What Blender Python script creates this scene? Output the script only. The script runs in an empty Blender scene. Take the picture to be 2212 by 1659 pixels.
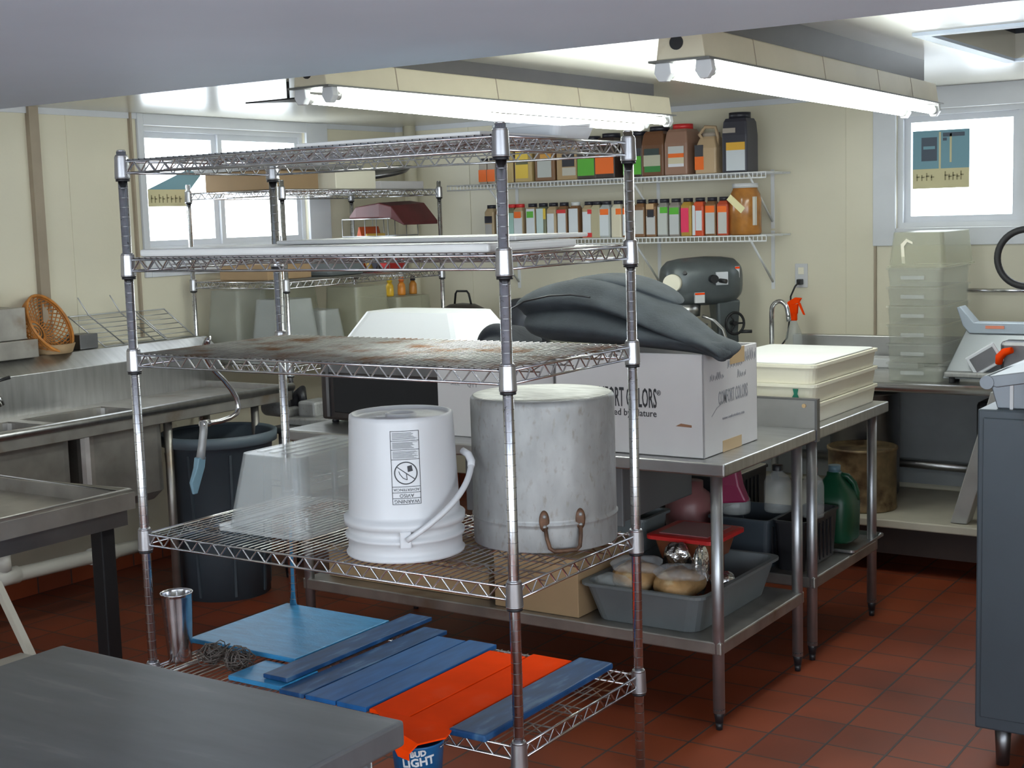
import bpy, bmesh, math, random
from mathutils import Vector, Matrix, Euler
random.seed(7)
S = bpy.context.scene
COL = S.collection
PI = math.pi

# ------------------------------------------------------------------ camera
CAM_H = 1.76
F_PX, YAW, PITCH, ROLL = 3010.74, math.radians(33.694), math.radians(6.880), math.radians(-1.729)
sy, cy, sp, cp = math.sin(YAW), math.cos(YAW), math.sin(PITCH), math.cos(PITCH)
fw = Vector((-sy*cp, cy*cp, -sp)); rt0 = Vector((cy, sy, 0)); up0 = rt0.cross(fw)
rt = math.cos(ROLL)*rt0 + math.sin(ROLL)*up0
up = -math.sin(ROLL)*rt0 + math.cos(ROLL)*up0
cd = bpy.data.cameras.new('camera'); cam = bpy.data.objects.new('camera', cd); COL.objects.link(cam)
cd.sensor_width = 36.0; cd.lens = F_PX/2212*36.0; cd.clip_start = 0.05; cd.clip_end = 200
cam.matrix_world = Matrix(((rt.x, up.x, -fw.x, 0), (rt.y, up.y, -fw.y, 0), (rt.z, up.z, -fw.z, CAM_H), (0, 0, 0, 1)))
S.camera = cam

# ------------------------------------------------------------------ view, world
S.view_settings.view_transform = 'Standard'; S.view_settings.look = 'None'
S.view_settings.gamma = 1.0; S.view_settings.use_curve_mapping = False
S.view_settings.exposure = 0.78
W = bpy.data.worlds.new('overcast_sky'); S.world = W; W.use_nodes = True
bg = W.node_tree.nodes['Background']; bg.inputs[0].default_value = (0.84, 0.93, 1.0, 1); bg.inputs[1].default_value = 6.0
TUBE_STRENGTH = 20.0

WALL_X, WALL_Y, CEIL = -5.65, 7.2, 2.345
FRONT_Y, RIGHT_X = -2.6, 1.9
WIN1 = (5.075, 6.33, 1.625, 2.285)   # left wall window opening: y0 y1 z0 z1
WIN2 = (-2.365, -1.15, 1.635, 2.235)  # back wall window opening: x0 x1 z0 z1
FILL_WIN3 = (-3.6, 1.5, 0.75, 2.08)      # unseen window added behind the camera for daylight fill
FILL_WIN4 = (-2.0, 1.9, 0.85, 2.06)      # unseen window added on the right, beside the camera, to fill the foreground

def portal(name, loc, rot, sx, sz):
    l = bpy.data.lights.new(name, 'AREA'); l.shape = 'RECTANGLE'; l.size = sx; l.size_y = sz
    l.cycles.is_portal = True
    o = bpy.data.objects.new(name, l); o.location = loc; o.rotation_euler = rot; COL.objects.link(o)
portal('daylight_portal', (WALL_X-0.10, (WIN1[0]+WIN1[1])/2, (WIN1[2]+WIN1[3])/2), (0, -PI/2, 0), WIN1[3]-WIN1[2], WIN1[1]-WIN1[0])
portal('daylight_portal', ((WIN2[0]+WIN2[1])/2, WALL_Y+0.10, (WIN2[2]+WIN2[3])/2), (-PI/2, 0, 0), WIN2[1]-WIN2[0], WIN2[3]-WIN2[2])
portal('daylight_portal', ((FILL_WIN3[0]+FILL_WIN3[1])/2, FRONT_Y-0.10, (FILL_WIN3[2]+FILL_WIN3[3])/2), (PI/2, 0, 0), FILL_WIN3[1]-FILL_WIN3[0], FILL_WIN3[3]-FILL_WIN3[2])
portal('daylight_portal', (RIGHT_X+0.10, (FILL_WIN4[0]+FILL_WIN4[1])/2, (FILL_WIN4[2]+FILL_WIN4[3])/2), (0, PI/2, 0), FILL_WIN4[3]-FILL_WIN4[2], FILL_WIN4[1]-FILL_WIN4[0])

# ------------------------------------------------------------------ materials
MATS = {}
def mat(name, col, rough=0.5, metal=0.0, var=0.0, vscale=6.0, spot=None, spotscale=12.0, spotlo=0.55, spothi=0.7,
        bump=0.0, bscale=30.0, alpha=1.0, emit=0.0, spec=0.5, stretch=None, trans=0.0, coat=0.0):
    if name in MATS: return MATS[name]
    m = bpy.data.materials.new(name); m.use_nodes = True; nt = m.node_tree; N = nt.nodes; L = nt.links
    b = N['Principled BSDF']
    b.inputs['Base Color'].default_value = (*col, 1); b.inputs['Roughness'].default_value = rough
    b.inputs['Metallic'].default_value = metal; b.inputs['Specular IOR Level'].default_value = spec
    b.inputs['Coat Weight'].default_value = coat
    if trans: b.inputs['Transmission Weight'].default_value = trans
    if emit:
        b.inputs['Emission Color'].default_value = (*col, 1); b.inputs['Emission Strength'].default_value = emit
    src = None
    tc = N.new('ShaderNodeTexCoord'); mp = N.new('ShaderNodeMapping'); L.new(tc.outputs['Object'], mp.inputs[0])
    if stretch: mp.inputs['Scale'].default_value = stretch
    if var:
        n = N.new('ShaderNodeTexNoise'); n.inputs['Scale'].default_value = vscale; n.inputs['Detail'].default_value = 5
        L.new(mp.outputs[0], n.inputs['Vector'])
        r = N.new('ShaderNodeMapRange'); r.inputs[1].default_value = 0.3; r.inputs[2].default_value = 0.7
        r.inputs[3].default_value = 1-var; r.inputs[4].default_value = 1+var
        L.new(n.outputs['Fac'], r.inputs[0])
        mx = N.new('ShaderNodeVectorMath'); mx.operation = 'SCALE'; mx.inputs[0].default_value = col
        L.new(r.outputs[0], mx.inputs['Scale']); src = mx.outputs[0]
    if spot:
        n2 = N.new('ShaderNodeTexNoise'); n2.inputs['Scale'].default_value = spotscale; n2.inputs['Detail'].default_value = 6
        L.new(mp.outputs[0], n2.inputs['Vector'])
        r2 = N.new('ShaderNodeMapRange'); r2.inputs[1].default_value = spotlo; r2.inputs[2].default_value = spothi
        L.new(n2.outputs['Fac'], r2.inputs[0])
        m2 = N.new('ShaderNodeMix'); m2.data_type = 'RGBA'; L.new(r2.outputs[0], m2.inputs[0])
        if src: L.new(src, m2.inputs[6])
        else: m2.inputs[6].default_value = (*col, 1)
        m2.inputs[7].default_value = (*spot, 1); src = m2.outputs[2]
    if src: L.new(src, b.inputs['Base Color'])
    if bump:
        n3 = N.new('ShaderNodeTexNoise'); n3.inputs['Scale'].default_value = bscale; n3.inputs['Detail'].default_value = 3
        L.new(mp.outputs[0], n3.inputs['Vector'])
        bp = N.new('ShaderNodeBump'); bp.inputs['Strength'].default_value = bump; bp.inputs['Distance'].default_value = 0.01
        L.new(n3.outputs['Fac'], bp.inputs['Height']); L.new(bp.outputs[0], b.inputs['Normal'])
    if alpha < 1:
        t = N.new('ShaderNodeBsdfTransparent'); ms = N.new('ShaderNodeMixShader'); ms.inputs[0].default_value = alpha
        L.new(t.outputs[0], ms.inputs[1]); L.new(b.outputs[0], ms.inputs[2]); L.new(ms.outputs[0], N['Material Output'].inputs[0])
    MATS[name] = m; return m

wall_m = mat('cream_wall_panel', (0.67, 0.63, 0.50), 0.38, var=0.04, vscale=1.5, bump=0.05, bscale=60)
white_trim = mat('white_painted_trim', (0.60, 0.62, 0.66), 0.45, var=0.03)
brown_trim = mat('tan_batten', (0.33, 0.27, 0.20), 0.5, var=0.1)
ceil_m = mat('glossy_cream_ceiling_panel', (0.60, 0.58, 0.50), 0.22, var=0.04, vscale=1.2, bump=0.08, bscale=3, spec=0.6)
soffit_m = mat('grey_soffit_paint', (0.71, 0.81, 0.95), 0.55, var=0.04, vscale=1.5)
steel = mat('brushed_stainless', (0.50, 0.50, 0.50), 0.33, 1.0, var=0.12, vscale=5, stretch=(1, 8, 1), bump=0.03, bscale=60)
steel_dull = mat('worn_stainless', (0.38, 0.36, 0.335), 0.42, 0.9, var=0.2, vscale=7, spot=(0.24, 0.17, 0.11), spotscale=5, spotlo=0.6, spothi=0.8)
steel_dark = mat('dark_stainless', (0.22, 0.22, 0.23), 0.4, 1.0, var=0.15)
galv = mat('galvanised_leg', (0.42, 0.43, 0.45), 0.38, 0.9, var=0.12, vscale=14)
chrome = mat('chrome_plating', (0.62, 0.62, 0.64), 0.16, 1.0, var=0.15, vscale=25)
chrome_post = mat('pitted_chrome_post', (0.62, 0.63, 0.66), 0.20, 1.0, var=0.12, vscale=60, spot=(0.20, 0.18, 0.17), spotscale=110, spotlo=0.64, spothi=0.72)
rust_wire = mat('rusty_chrome_wire', (0.36, 0.36, 0.35), 0.35, 0.85, var=0.2, vscale=20, spot=(0.20, 0.10, 0.05), spotscale=7, spotlo=0.48, spothi=0.66)
black_pl = mat('black_plastic', (0.015, 0.015, 0.018), 0.4)
black_paint = mat('black_painted_metal', (0.012, 0.012, 0.014), 0.45, 0.3)
dark_m = mat('dark_brown_enamel', (0.03, 0.022, 0.02), 0.35, var=0.2)
white_pl = mat('white_plastic', (0.58, 0.585, 0.60), 0.38, var=0.02)
cream_pl = mat('cream_tray_plastic', (0.80, 0.76, 0.62), 0.42, var=0.03)
board_white = mat('white_polyethylene', (0.74, 0.74, 0.72), 0.45, var=0.04)
milky = mat('milky_translucent_plastic', (0.84, 0.86, 0.88), 0.3, alpha=0.82)
clear_pl = mat('scuffed_clear_plastic', (0.56, 0.59, 0.58), 0.22, alpha=0.34, var=0.1, vscale=9)
clear_pl2 = mat('hazy_clear_plastic', (0.50, 0.52, 0.45), 0.22, alpha=0.25, var=0.1, vscale=9)
amber_pl = mat('yellowed_clear_plastic', (0.46, 0.46, 0.34), 0.3, alpha=0.38)
clear_thin = mat('clear_bottle_plastic', (0.8, 0.85, 0.85), 0.12, alpha=0.22)
glass_m = mat('window_glass', (0.9, 0.95, 1.0), 0.03, alpha=0.06)
alu = mat('worn_aluminium', (0.29, 0.29, 0.285), 0.48, 0.35, var=0.16, vscale=22, stretch=(1, 1, 0.5), spot=(0.20, 0.18, 0.155), spotscale=75, spotlo=0.56, spothi=0.78, bump=0.05, bscale=25)
alu_top = mat('scratched_aluminium', (0.52, 0.52, 0.49), 0.45, 0.6, var=0.3, vscale=20, stretch=(1, 6, 1))
rust = mat('rusted_iron', (0.11, 0.055, 0.03), 0.6, 0.3, var=0.5, vscale=40)
rust_drum = mat('rust_stained_tin', (0.24, 0.17, 0.09), 0.5, 0.3, var=0.5, vscale=9, spot=(0.07, 0.04, 0.02), spotscale=7, spotlo=0.5, spothi=0.65)
card = mat('brown_cardboard', (0.36, 0.24, 0.13), 0.75, var=0.06)
white_card = mat('white_cardboard', (0.55, 0.535, 0.54), 0.7, var=0.03)
tape = mat('tan_packing_tape', (0.46, 0.32, 0.17), 0.35)
ink = mat('black_print', (0.03, 0.03, 0.035), 0.6)
grey_ink = mat('grey_print', (0.25, 0.25, 0.27), 0.6)
tear = mat('torn_brown_paper', (0.28, 0.14, 0.08), 0.8)
cloth = mat('charcoal_fleece', (0.040, 0.048, 0.056), 0.9, var=0.2, vscale=12, bump=0.15, bscale=120)
cloth2 = mat('black_cotton', (0.022, 0.025, 0.032), 0.9, var=0.2, bump=0.2, bscale=60)
blue_light = mat('light_blue_board', (0.035, 0.22, 0.44), 0.34, spec=0.3, var=0.18, vscale=14, stretch=(1, 5, 1), bump=0.12, bscale=90)
blue_dark = mat('navy_blue_board', (0.010, 0.055, 0.16), 0.45, spec=0.25, var=0.3, vscale=9, stretch=(4, 1, 1), spot=(0.06, 0.14, 0.26), spotscale=9)
blue_mid = mat('mid_blue_board', (0.014, 0.10, 0.29), 0.42, spec=0.25, var=0.25, vscale=8, stretch=(4, 1, 1))
orange = mat('orange_board', (0.90, 0.058, 0.003), 0.75, spec=0.03, var=0.08, vscale=7, spot=(0.9, 0.10, 0.03), spotscale=6, spotlo=0.58, spothi=0.8)
can_grey = mat('grey_blue_bin_plastic', (0.045, 0.058, 0.072), 0.5, var=0.1)
can_rim = mat('grey_bin_rim', (0.10, 0.13, 0.155), 0.45)
tub_grey = mat('grey_bus_tub', (0.13, 0.145, 0.15), 0.5, var=0.1)
fridge_m = mat('grey_blue_enamel', (0.050, 0.064, 0.078), 0.42, 0.2, var=0.05)
mixer_m = mat('hammered_grey_enamel', (0.10, 0.115, 0.12), 0.36, 0.3, var=0.08, vscale=20)
pvc = mat('white_pvc_pipe', (0.52, 0.50, 0.46), 0.4, var=0.08)
fix_m = mat('cream_enamel_fixture', (0.62, 0.56, 0.42), 0.4, var=0.06, vscale=4, spot=(0.35, 0.28, 0.16), spotscale=5, spotlo=0.66, spothi=0.8)
wood = mat('orange_brown_wood', (0.38, 0.15, 0.03), 0.45, var=0.25, vscale=8, stretch=(8, 8, 1))
wicker = mat('orange_wicker', (0.50, 0.19, 0.035), 0.5, var=0.3, vscale=25)
red_pl = mat('red_plastic', (0.55, 0.02, 0.02), 0.35)
dkred = mat('dark_red_bag', (0.10, 0.018, 0.02), 0.5, var=0.3)
purple = mat('magenta_plastic', (0.20, 0.015, 0.06), 0.35)
green_pl = mat('dark_green_plastic', (0.008, 0.075, 0.035), 0.35)
foil = mat('crumpled_foil', (0.8, 0.8, 0.8), 0.2, 1.0, bump=1.0, bscale=28)
bread = mat('bread_crust', (0.38, 0.22, 0.09), 0.6, var=0.45, vscale=14, spot=(.55, .42, .25), spotscale=18, bump=.6, bscale=22)
rubber = mat('black_rubber', (0.02, 0.02, 0.022), 0.6)
black_hole = mat('dark_opening', (0.02, 0.02, 0.022), 0.7)
hatch_m = mat('dark_grey_hatch', (0.035, 0.04, 0.05), 0.7)
tube_m = mat('lit_fluorescent_tube', (0.93, 1.0, 0.95), 0.3, emit=TUBE_STRENGTH)
tube_cap = mat('tube_end_cap', (0.7, 0.7, 0.68), 0.3, 0.6)
outside_m = mat('outside_board', (0.6, 0.6, 0.6), 0.8)
green_tag = mat('green_tag', (0.01, 0.16, 0.10), 0.5)
blue_cup = mat('blue_pail_paint', (0.01, 0.10, 0.26), 0.35, var=0.1)
pale_blue = mat('pale_blue_plastic', (0.16, 0.27, 0.33), 0.4)
curtain_y = mat('yellow_paper', (0.80, 0.66, 0.25), 0.6)

def tile_floor():
    m = bpy.data.materials.new('red_quarry_tile'); m.use_nodes = True; nt = m.node_tree; N = nt.nodes; L = nt.links
    b = N['Principled BSDF']; tc = N.new('ShaderNodeTexCoord'); mp = N.new('ShaderNodeMapping')
    mp.inputs['Location'].default_value = (0.02, -0.03, 0)
    br = N.new('ShaderNodeTexBrick'); br.offset = 0; br.squash = 1
    br.inputs['Scale'].default_value = 1; br.inputs['Brick Width'].default_value = 0.2; br.inputs['Row Height'].default_value = 0.2
    br.inputs['Mortar Size'].default_value = 0.0042; br.inputs['Mortar Smooth'].default_value = 0.2; br.inputs['Bias'].default_value = 0.0
    br.inputs['Color1'].default_value = (0.215, 0.040, 0.011, 1); br.inputs['Color2'].default_value = (0.155, 0.030, 0.011, 1)
    br.inputs['Mortar'].default_value = (0.045, 0.032, 0.03, 1)
    L.new(tc.outputs['Object'], mp.inputs[0]); L.new(mp.outputs[0], br.inputs['Vector'])
    n = N.new('ShaderNodeTexNoise'); n.inputs['Scale'].default_value = 3; n.inputs['Detail'].default_value = 6; L.new(tc.outputs['Object'], n.inputs['Vector'])
    r = N.new('ShaderNodeMapRange'); r.inputs[1].default_value = .3; r.inputs[2].default_value = .7; r.inputs[3].default_value = .78; r.inputs[4].default_value = 1.15
    L.new(n.outputs['Fac'], r.inputs[0]); v = N.new('ShaderNodeVectorMath'); v.operation = 'SCALE'
    L.new(br.outputs['Color'], v.inputs[0]); L.new(r.outputs[0], v.inputs['Scale']); L.new(v.outputs[0], b.inputs['Base Color'])
    r2 = N.new('ShaderNodeMapRange'); r2.inputs[3].default_value = .38; r2.inputs[4].default_value = .6; L.new(n.outputs['Fac'], r2.inputs[0]); L.new(r2.outputs[0], b.inputs['Roughness'])
    bp = N.new('ShaderNodeBump'); bp.inputs['Strength'].default_value = .4; bp.inputs['Distance'].default_value = .004; bp.invert = True
    L.new(br.outputs['Fac'], bp.inputs['Height']); L.new(bp.outputs[0], b.inputs['Normal'])
    return m
tile_m = tile_floor()

# ------------------------------------------------------------------ builders
ORG = {}
class MB:
    def __init__(s): s.bm = bmesh.new(); s.M = Matrix.Identity(4)
    def _v(s, p): return s.bm.verts.new(s.M @ Vector(p))
    def _f(s, vs, m=0, sm=False):
        try: f = s.bm.faces.new(vs); f.material_index = m; f.smooth = sm; return f
        except ValueError: return None
    def box(s, a, b, m=0):
        x0, y0, z0 = a; x1, y1, z1 = b
        v = [s._v(p) for p in ((x0,y0,z0),(x1,y0,z0),(x1,y1,z0),(x0,y1,z0),(x0,y0,z1),(x1,y0,z1),(x1,y1,z1),(x0,y1,z1))]
        for q in ((0,3,2,1),(4,5,6,7),(0,1,5,4),(1,2,6,5),(2,3,7,6),(3,0,4,7)): s._f([v[i] for i in q], m)
        return s
    def hexa(s, bot, top, m=0):
        v = [s._v(p) for p in list(bot)+list(top)]
        for q in ((0,3,2,1),(4,5,6,7),(0,1,5,4),(1,2,6,5),(2,3,7,6),(3,0,4,7)): s._f([v[i] for i in q], m)
        return s
    def prism(s, pts, d, m=0, sm=False):
        d = Vector(d); a = [s._v(p) for p in pts]; b = [s._v(Vector(p)+d) for p in pts]; n = len(pts)
        s._f(list(reversed(a)), m); s._f(b, m)
        for i in range(n): s._f([a[i], a[(i+1) % n], b[(i+1) % n], b[i]], m, sm)
        return s
    def ring(s, c, ax, r, n, r2=None):
        ax = Vector(ax).normalized(); t = Vector((0, 0, 1)) if abs(ax.z) < .9 else Vector((1, 0, 0))
        u = ax.cross(t).normalized(); w = ax.cross(u); r2 = r if r2 is None else r2
        return [s._v(Vector(c)+u*r*math.cos(2*PI*i/n)+w*r2*math.sin(2*PI*i/n)) for i in range(n)]
    def cyl(s, p0, p1, r0, r1=None, n=16, m=0, caps=True):
        r1 = r0 if r1 is None else r1; ax = Vector(p1)-Vector(p0)
        a = s.ring(p0, ax, r0, n); b = s.ring(p1, ax, r1, n)
        for i in range(n): s._f([a[i], a[(i+1) % n], b[(i+1) % n], b[i]], m, n > 5)
        if caps: s._f(list(reversed(a)), m); s._f(b, m)
        return s
    def tube(s, path, r, n=8, m=0, closed=False):
        P = [Vector(p) for p in path]; k = len(P); rings = []
        t0 = (P[1]-P[0]).normalized(); ref = Vector((0, 0, 1)) if abs(t0.z) < .9 else Vector((1, 0, 0)); u = t0.cross(ref).normalized()
        for i in range(k):
            if closed: t = (P[(i+1) % k]-P[i-1]).normalized()
            else: t = (P[min(i+1, k-1)]-P[max(i-1, 0)]).normalized()
            u = (u-t*u.dot(t)); u = u.normalized() if u.length > 1e-6 else t.orthogonal().normalized()
            w = t.cross(u); rr = r[i] if isinstance(r, (list, tuple)) else r
            rings.append([s._v(P[i]+u*rr*math.cos(2*PI*j/n)+w*rr*math.sin(2*PI*j/n)) for j in range(n)])
        for i in range(k if closed else k-1):
            a, b = rings[i], rings[(i+1) % k]
            for j in range(n): s._f([a[j], a[(j+1) % n], b[(j+1) % n], b[j]], m, True)
        if not closed: s._f(list(reversed(rings[0])), m); s._f(rings[-1], m)
        return s
    def lathe(s, prof, c=(0, 0, 0), n=32, m=0, sq=0.0, sx=1, sy=1, flat=False):
        rings = []
        for r, z in prof:
            if r < 1e-6: rings.append([s._v((c[0], c[1], c[2]+z))]); continue
            R = []
            for i in range(n):
                a = 2*PI*i/n; ca, sa = math.cos(a), math.sin(a)
                if sq: k = 1/((abs(ca)**sq+abs(sa)**sq)**(1/sq))
                else: k = 1
                R.append(s._v((c[0]+r*sx*k*ca, c[1]+r*sy*k*sa, c[2]+z)))
            rings.append(R)
        for a, b in zip(rings, rings[1:]):
            for i in range(n):
                A = [a[0]] if len(a) == 1 else [a[i], a[(i+1) % n]]
                B = [b[0]] if len(b) == 1 else [b[(i+1) % n], b[i]]
                if len(A)+len(B) > 2: s._f(A+B, m, not flat)
        return s
    def rrect(s, z, x0, y0, x1, y1, r, k=4):
        out = []
        for cx, cy_, a0 in ((x1-r, y1-r, 0), (x0+r, y1-r, PI/2), (x0+r, y0+r, PI), (x1-r, y0+r, 1.5*PI)):
            for i in range(k+1):
                a = a0+i*PI/2/k; out.append((cx+r*math.cos(a), cy_+r*math.sin(a), z))
        return out
    def loft(s, secs, m=0, cap0=True, cap1=True, sm=False, closed=True):
        R = [[s._v(p) for p in q] for q in secs]; n = len(R[0])
        for a, b in zip(R, R[1:]):
            for i in range(n if closed else n-1): s._f([a[i], a[(i+1) % n], b[(i+1) % n], b[i]], m, sm)
        if cap0: s._f(list(reversed(R[0])), m)
        if cap1: s._f(R[-1], m)
        return s
    def bin(s, x0, y0, x1, y1, z0, z1, taper=0.03, lip=0.012, t=0.004, r=0.03, m=0, inv=False, lip2=0.01):
        """open tapered tub: z0 closed bottom narrow, z1 open rim; inv turns it upside down"""
        def zz(z): return z0+z1-z if inv else z
        def q(z, i): return s.rrect(zz(z), x0+i, y0+i, x1-i, y1-i, max(r-0*i, .008))
        secs = [q(z0+t, taper+t), q(z1, t), q(z1, -lip), q(z1-lip2, -lip), q(z1-lip2, 0.0), q(z0, taper)]
        R = [[s._v(p) for p in g] for g in secs]; n = len(R[0])
        if inv:
            for g in R: g.reverse()
        for a, b in zip(R, R[1:]):
            for i in range(n): s._f([a[i], b[i], b[(i+1) % n], a[(i+1) % n]], m, False)
        s._f(R[0], m); s._f(list(reversed(R[-1])), m)
        return s
    def build(s, name, mats, parent=None, bevel=0.0, org=None, sub=0, seg=2):
        me = bpy.data.meshes.new(name)
        bmesh.ops.recalc_face_normals(s.bm, faces=s.bm.faces[:])
        o_ = Vector((0, 0, 0))
        if parent is not None: o_ = ORG.get(parent.name_full, Vector((0, 0, 0)))
        elif org is not None: o_ = Vector(org)
        bmesh.ops.translate(s.bm, verts=s.bm.verts[:], vec=-o_)
        s.bm.to_mesh(me); s.bm.free()
        for m in (mats if isinstance(mats, (list, tuple)) else [mats]): me.materials.append(m)
        o = bpy.data.objects.new(name, me); COL.objects.link(o)
        if parent is not None: o.parent = parent
        else: o.location = o_
        ORG[o.name_full] = o_
        if bevel:
            b = o.modifiers.new('bevel', 'BEVEL'); b.width = bevel; b.segments = seg; b.limit_method = 'ANGLE'; b.angle_limit = math.radians(50)
        if sub:
            b = o.modifiers.new('sub', 'SUBSURF'); b.levels = sub; b.render_levels = sub
        return o

def tag(o, label=None, cat=None, group=None, kind=None):
    if label: o['label'] = label
    if cat: o['category'] = cat
    if group: o['group'] = group
    if kind: o['kind'] = kind
    return o
def thing(name, label, cat, loc, rotz=0, group=None, local=False):
    """local=True: children are built in the thing's own axes, otherwise in room coordinates"""
    o = bpy.data.objects.new(name, None); COL.objects.link(o); o.location = loc; o.rotation_euler = (0, 0, rotz)
    o.empty_display_size = 0.05
    ORG[o.name_full] = Vector((0, 0, 0)) if local else Vector(loc)
    return tag(o, label, cat, group)
def struct(name, mb, m, bevel=0): return tag(mb.build(name, m, bevel=bevel), kind='structure')
def dup(root, loc, rotz=None, label=None, group=None):
    r = root.copy(); COL.objects.link(r); r.location = loc
    if rotz is not None: r.rotation_euler = (0, 0, rotz)
    if label: r['label'] = label
    if group: r['group'] = group
    for ch in list(root.children):
        c = ch.copy(); COL.objects.link(c); c.parent = r
        for g in list(ch.children):
            d = g.copy(); COL.objects.link(d); d.parent = c
    return r
def text_mesh(txt, size, M, depth=0.0006, bold=0.0, sx=1.0, width=None):
    cu = bpy.data.curves.new('t', 'FONT'); cu.body = txt; cu.size = size; cu.align_x = 'CENTER'; cu.align_y = 'CENTER'
    cu.extrude = depth; cu.offset = bold; cu.resolution_u = 2
    o = bpy.data.objects.new('t', cu); COL.objects.link(o)
    dg = bpy.context.evaluated_depsgraph_get(); me = bpy.data.meshes.new_from_object(o.evaluated_get(dg))
    bpy.data.objects.remove(o); bpy.data.curves.remove(cu)
    bm = bmesh.new(); bm.from_mesh(me); bpy.data.meshes.remove(me)
    if width: xs = [v.co.x for v in bm.verts]; sx = width/(max(xs)-min(xs))
    bmesh.ops.transform(bm, matrix=M @ Matrix.Diagonal((sx, 1, 1, 1)), verts=bm.verts[:])
    mb = MB(); mb.bm.free(); mb.bm = bm; return mb
def wallM(loc, xdir, ydir):
    x = Vector(xdir).normalized(); y = Vector(ydir).normalized(); z = x.cross(y)
    return Matrix(((x.x, y.x, z.x, loc[0]), (x.y, y.y, z.y, loc[1]), (x.z, y.z, z.z, loc[2]), (0, 0, 0, 1)))
def arc(c, r, a0, a1, n, u, v):
    u = Vector(u); v = Vector(v); c = Vector(c)
    return [c+u*r*math.cos(a0+(a1-a0)*i/n)+v*r*math.sin(a0+(a1-a0)*i/n) for i in range(n+1)]

# ------------------------------------------------------------------ room shell
struct('floor', MB().box((WALL_X-.2, FRONT_Y-.2, -.1), (RIGHT_X+.2, WALL_Y+.2, 0)), tile_m)
HX0, HX1, HY0, HY1 = -1.50, -0.75, 4.93, 6.08   # ceiling hatch opening
c = MB()
SOF_Y, SOF_Z = 2.9, 2.150
c.box((WALL_X-.2, FRONT_Y-.2, CEIL), (RIGHT_X+.2, HY0, CEIL+.1)); c.box((WALL_X-.2, HY1, CEIL), (RIGHT_X+.2, WALL_Y+.2, CEIL+.1))
c.box((WALL_X-.2, HY0, CEIL), (HX0, HY1, CEIL+.1)); c.box((HX1, HY0, CEIL), (RIGHT_X+.2, HY1, CEIL+.1))
struct('ceiling', c, ceil_m)
struct('trim_1', MB().box((WALL_X, FRONT_Y, SOF_Z), (RIGHT_X, SOF_Y, CEIL)), soffit_m)
c = MB()
for a, b in (((HX0-.05, HY0-.05), (HX1+.05, HY0)), ((HX0-.05, HY1), (HX1+.05, HY1+.05)), ((HX0-.05, HY0), (HX0, HY1)), ((HX1, HY0), (HX1+.05, HY1))):
    c.box((*a, CEIL-.012), (*b, CEIL))
struct('trim_2', c, soffit_m)
c = MB()
c.box((HX0-.02, HY0-.02, CEIL+.1), (HX1+.02, HY0, CEIL+.5)); c.box((HX0-.02, HY1, CEIL+.1), (HX1+.02, HY1+.02, CEIL+.5))
c.box((HX0-.02, HY0, CEIL+.1), (HX0, HY1, CEIL+.5)); c.box((HX1, HY0, CEIL+.1), (HX1+.02, HY1, CEIL+.5)); c.box((HX0-.02, HY0-.02, CEIL+.5), (HX1+.02, HY1+.02, CEIL+.52))
struct('trim_3', c, hatch_m)
T = .16
def wall_open(name, axis, pos, out, a0, a1, o):
    """wall slab with one opening o=(a,b,z0,z1); axis 'x' means the wall runs along x"""
    mb = MB(); p0, p1 = sorted((pos, pos+out*T))
    def bx(u0, u1, z0, z1):
        if axis == 'x': mb.box((u0, p0, z0), (u1, p1, z1))
        else: mb.box((p0, u0, z0), (p1, u1, z1))
    if o:
        bx(a0, o[0], 0, CEIL); bx(o[1], a1, 0, CEIL); bx(o[0], o[1], 0, o[2]); bx(o[0], o[1], o[3], CEIL)
    else: bx(a0, a1, 0, CEIL)
    struct(name, mb, wall_m)
wall_open('wall_left', 'y', WALL_X, -1, FRONT_Y, WALL_Y, WIN1)
wall_open('wall_back', 'x', WALL_Y, 1, WALL_X-T, RIGHT_X+T, WIN2)
wall_open('wall_front', 'x', FRONT_Y, -1, WALL_X-T, RIGHT_X+T, FILL_WIN3)
wall_open('wall_right', 'y', RIGHT_X, 1, FRONT_Y, WALL_Y, FILL_WIN4)

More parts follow.
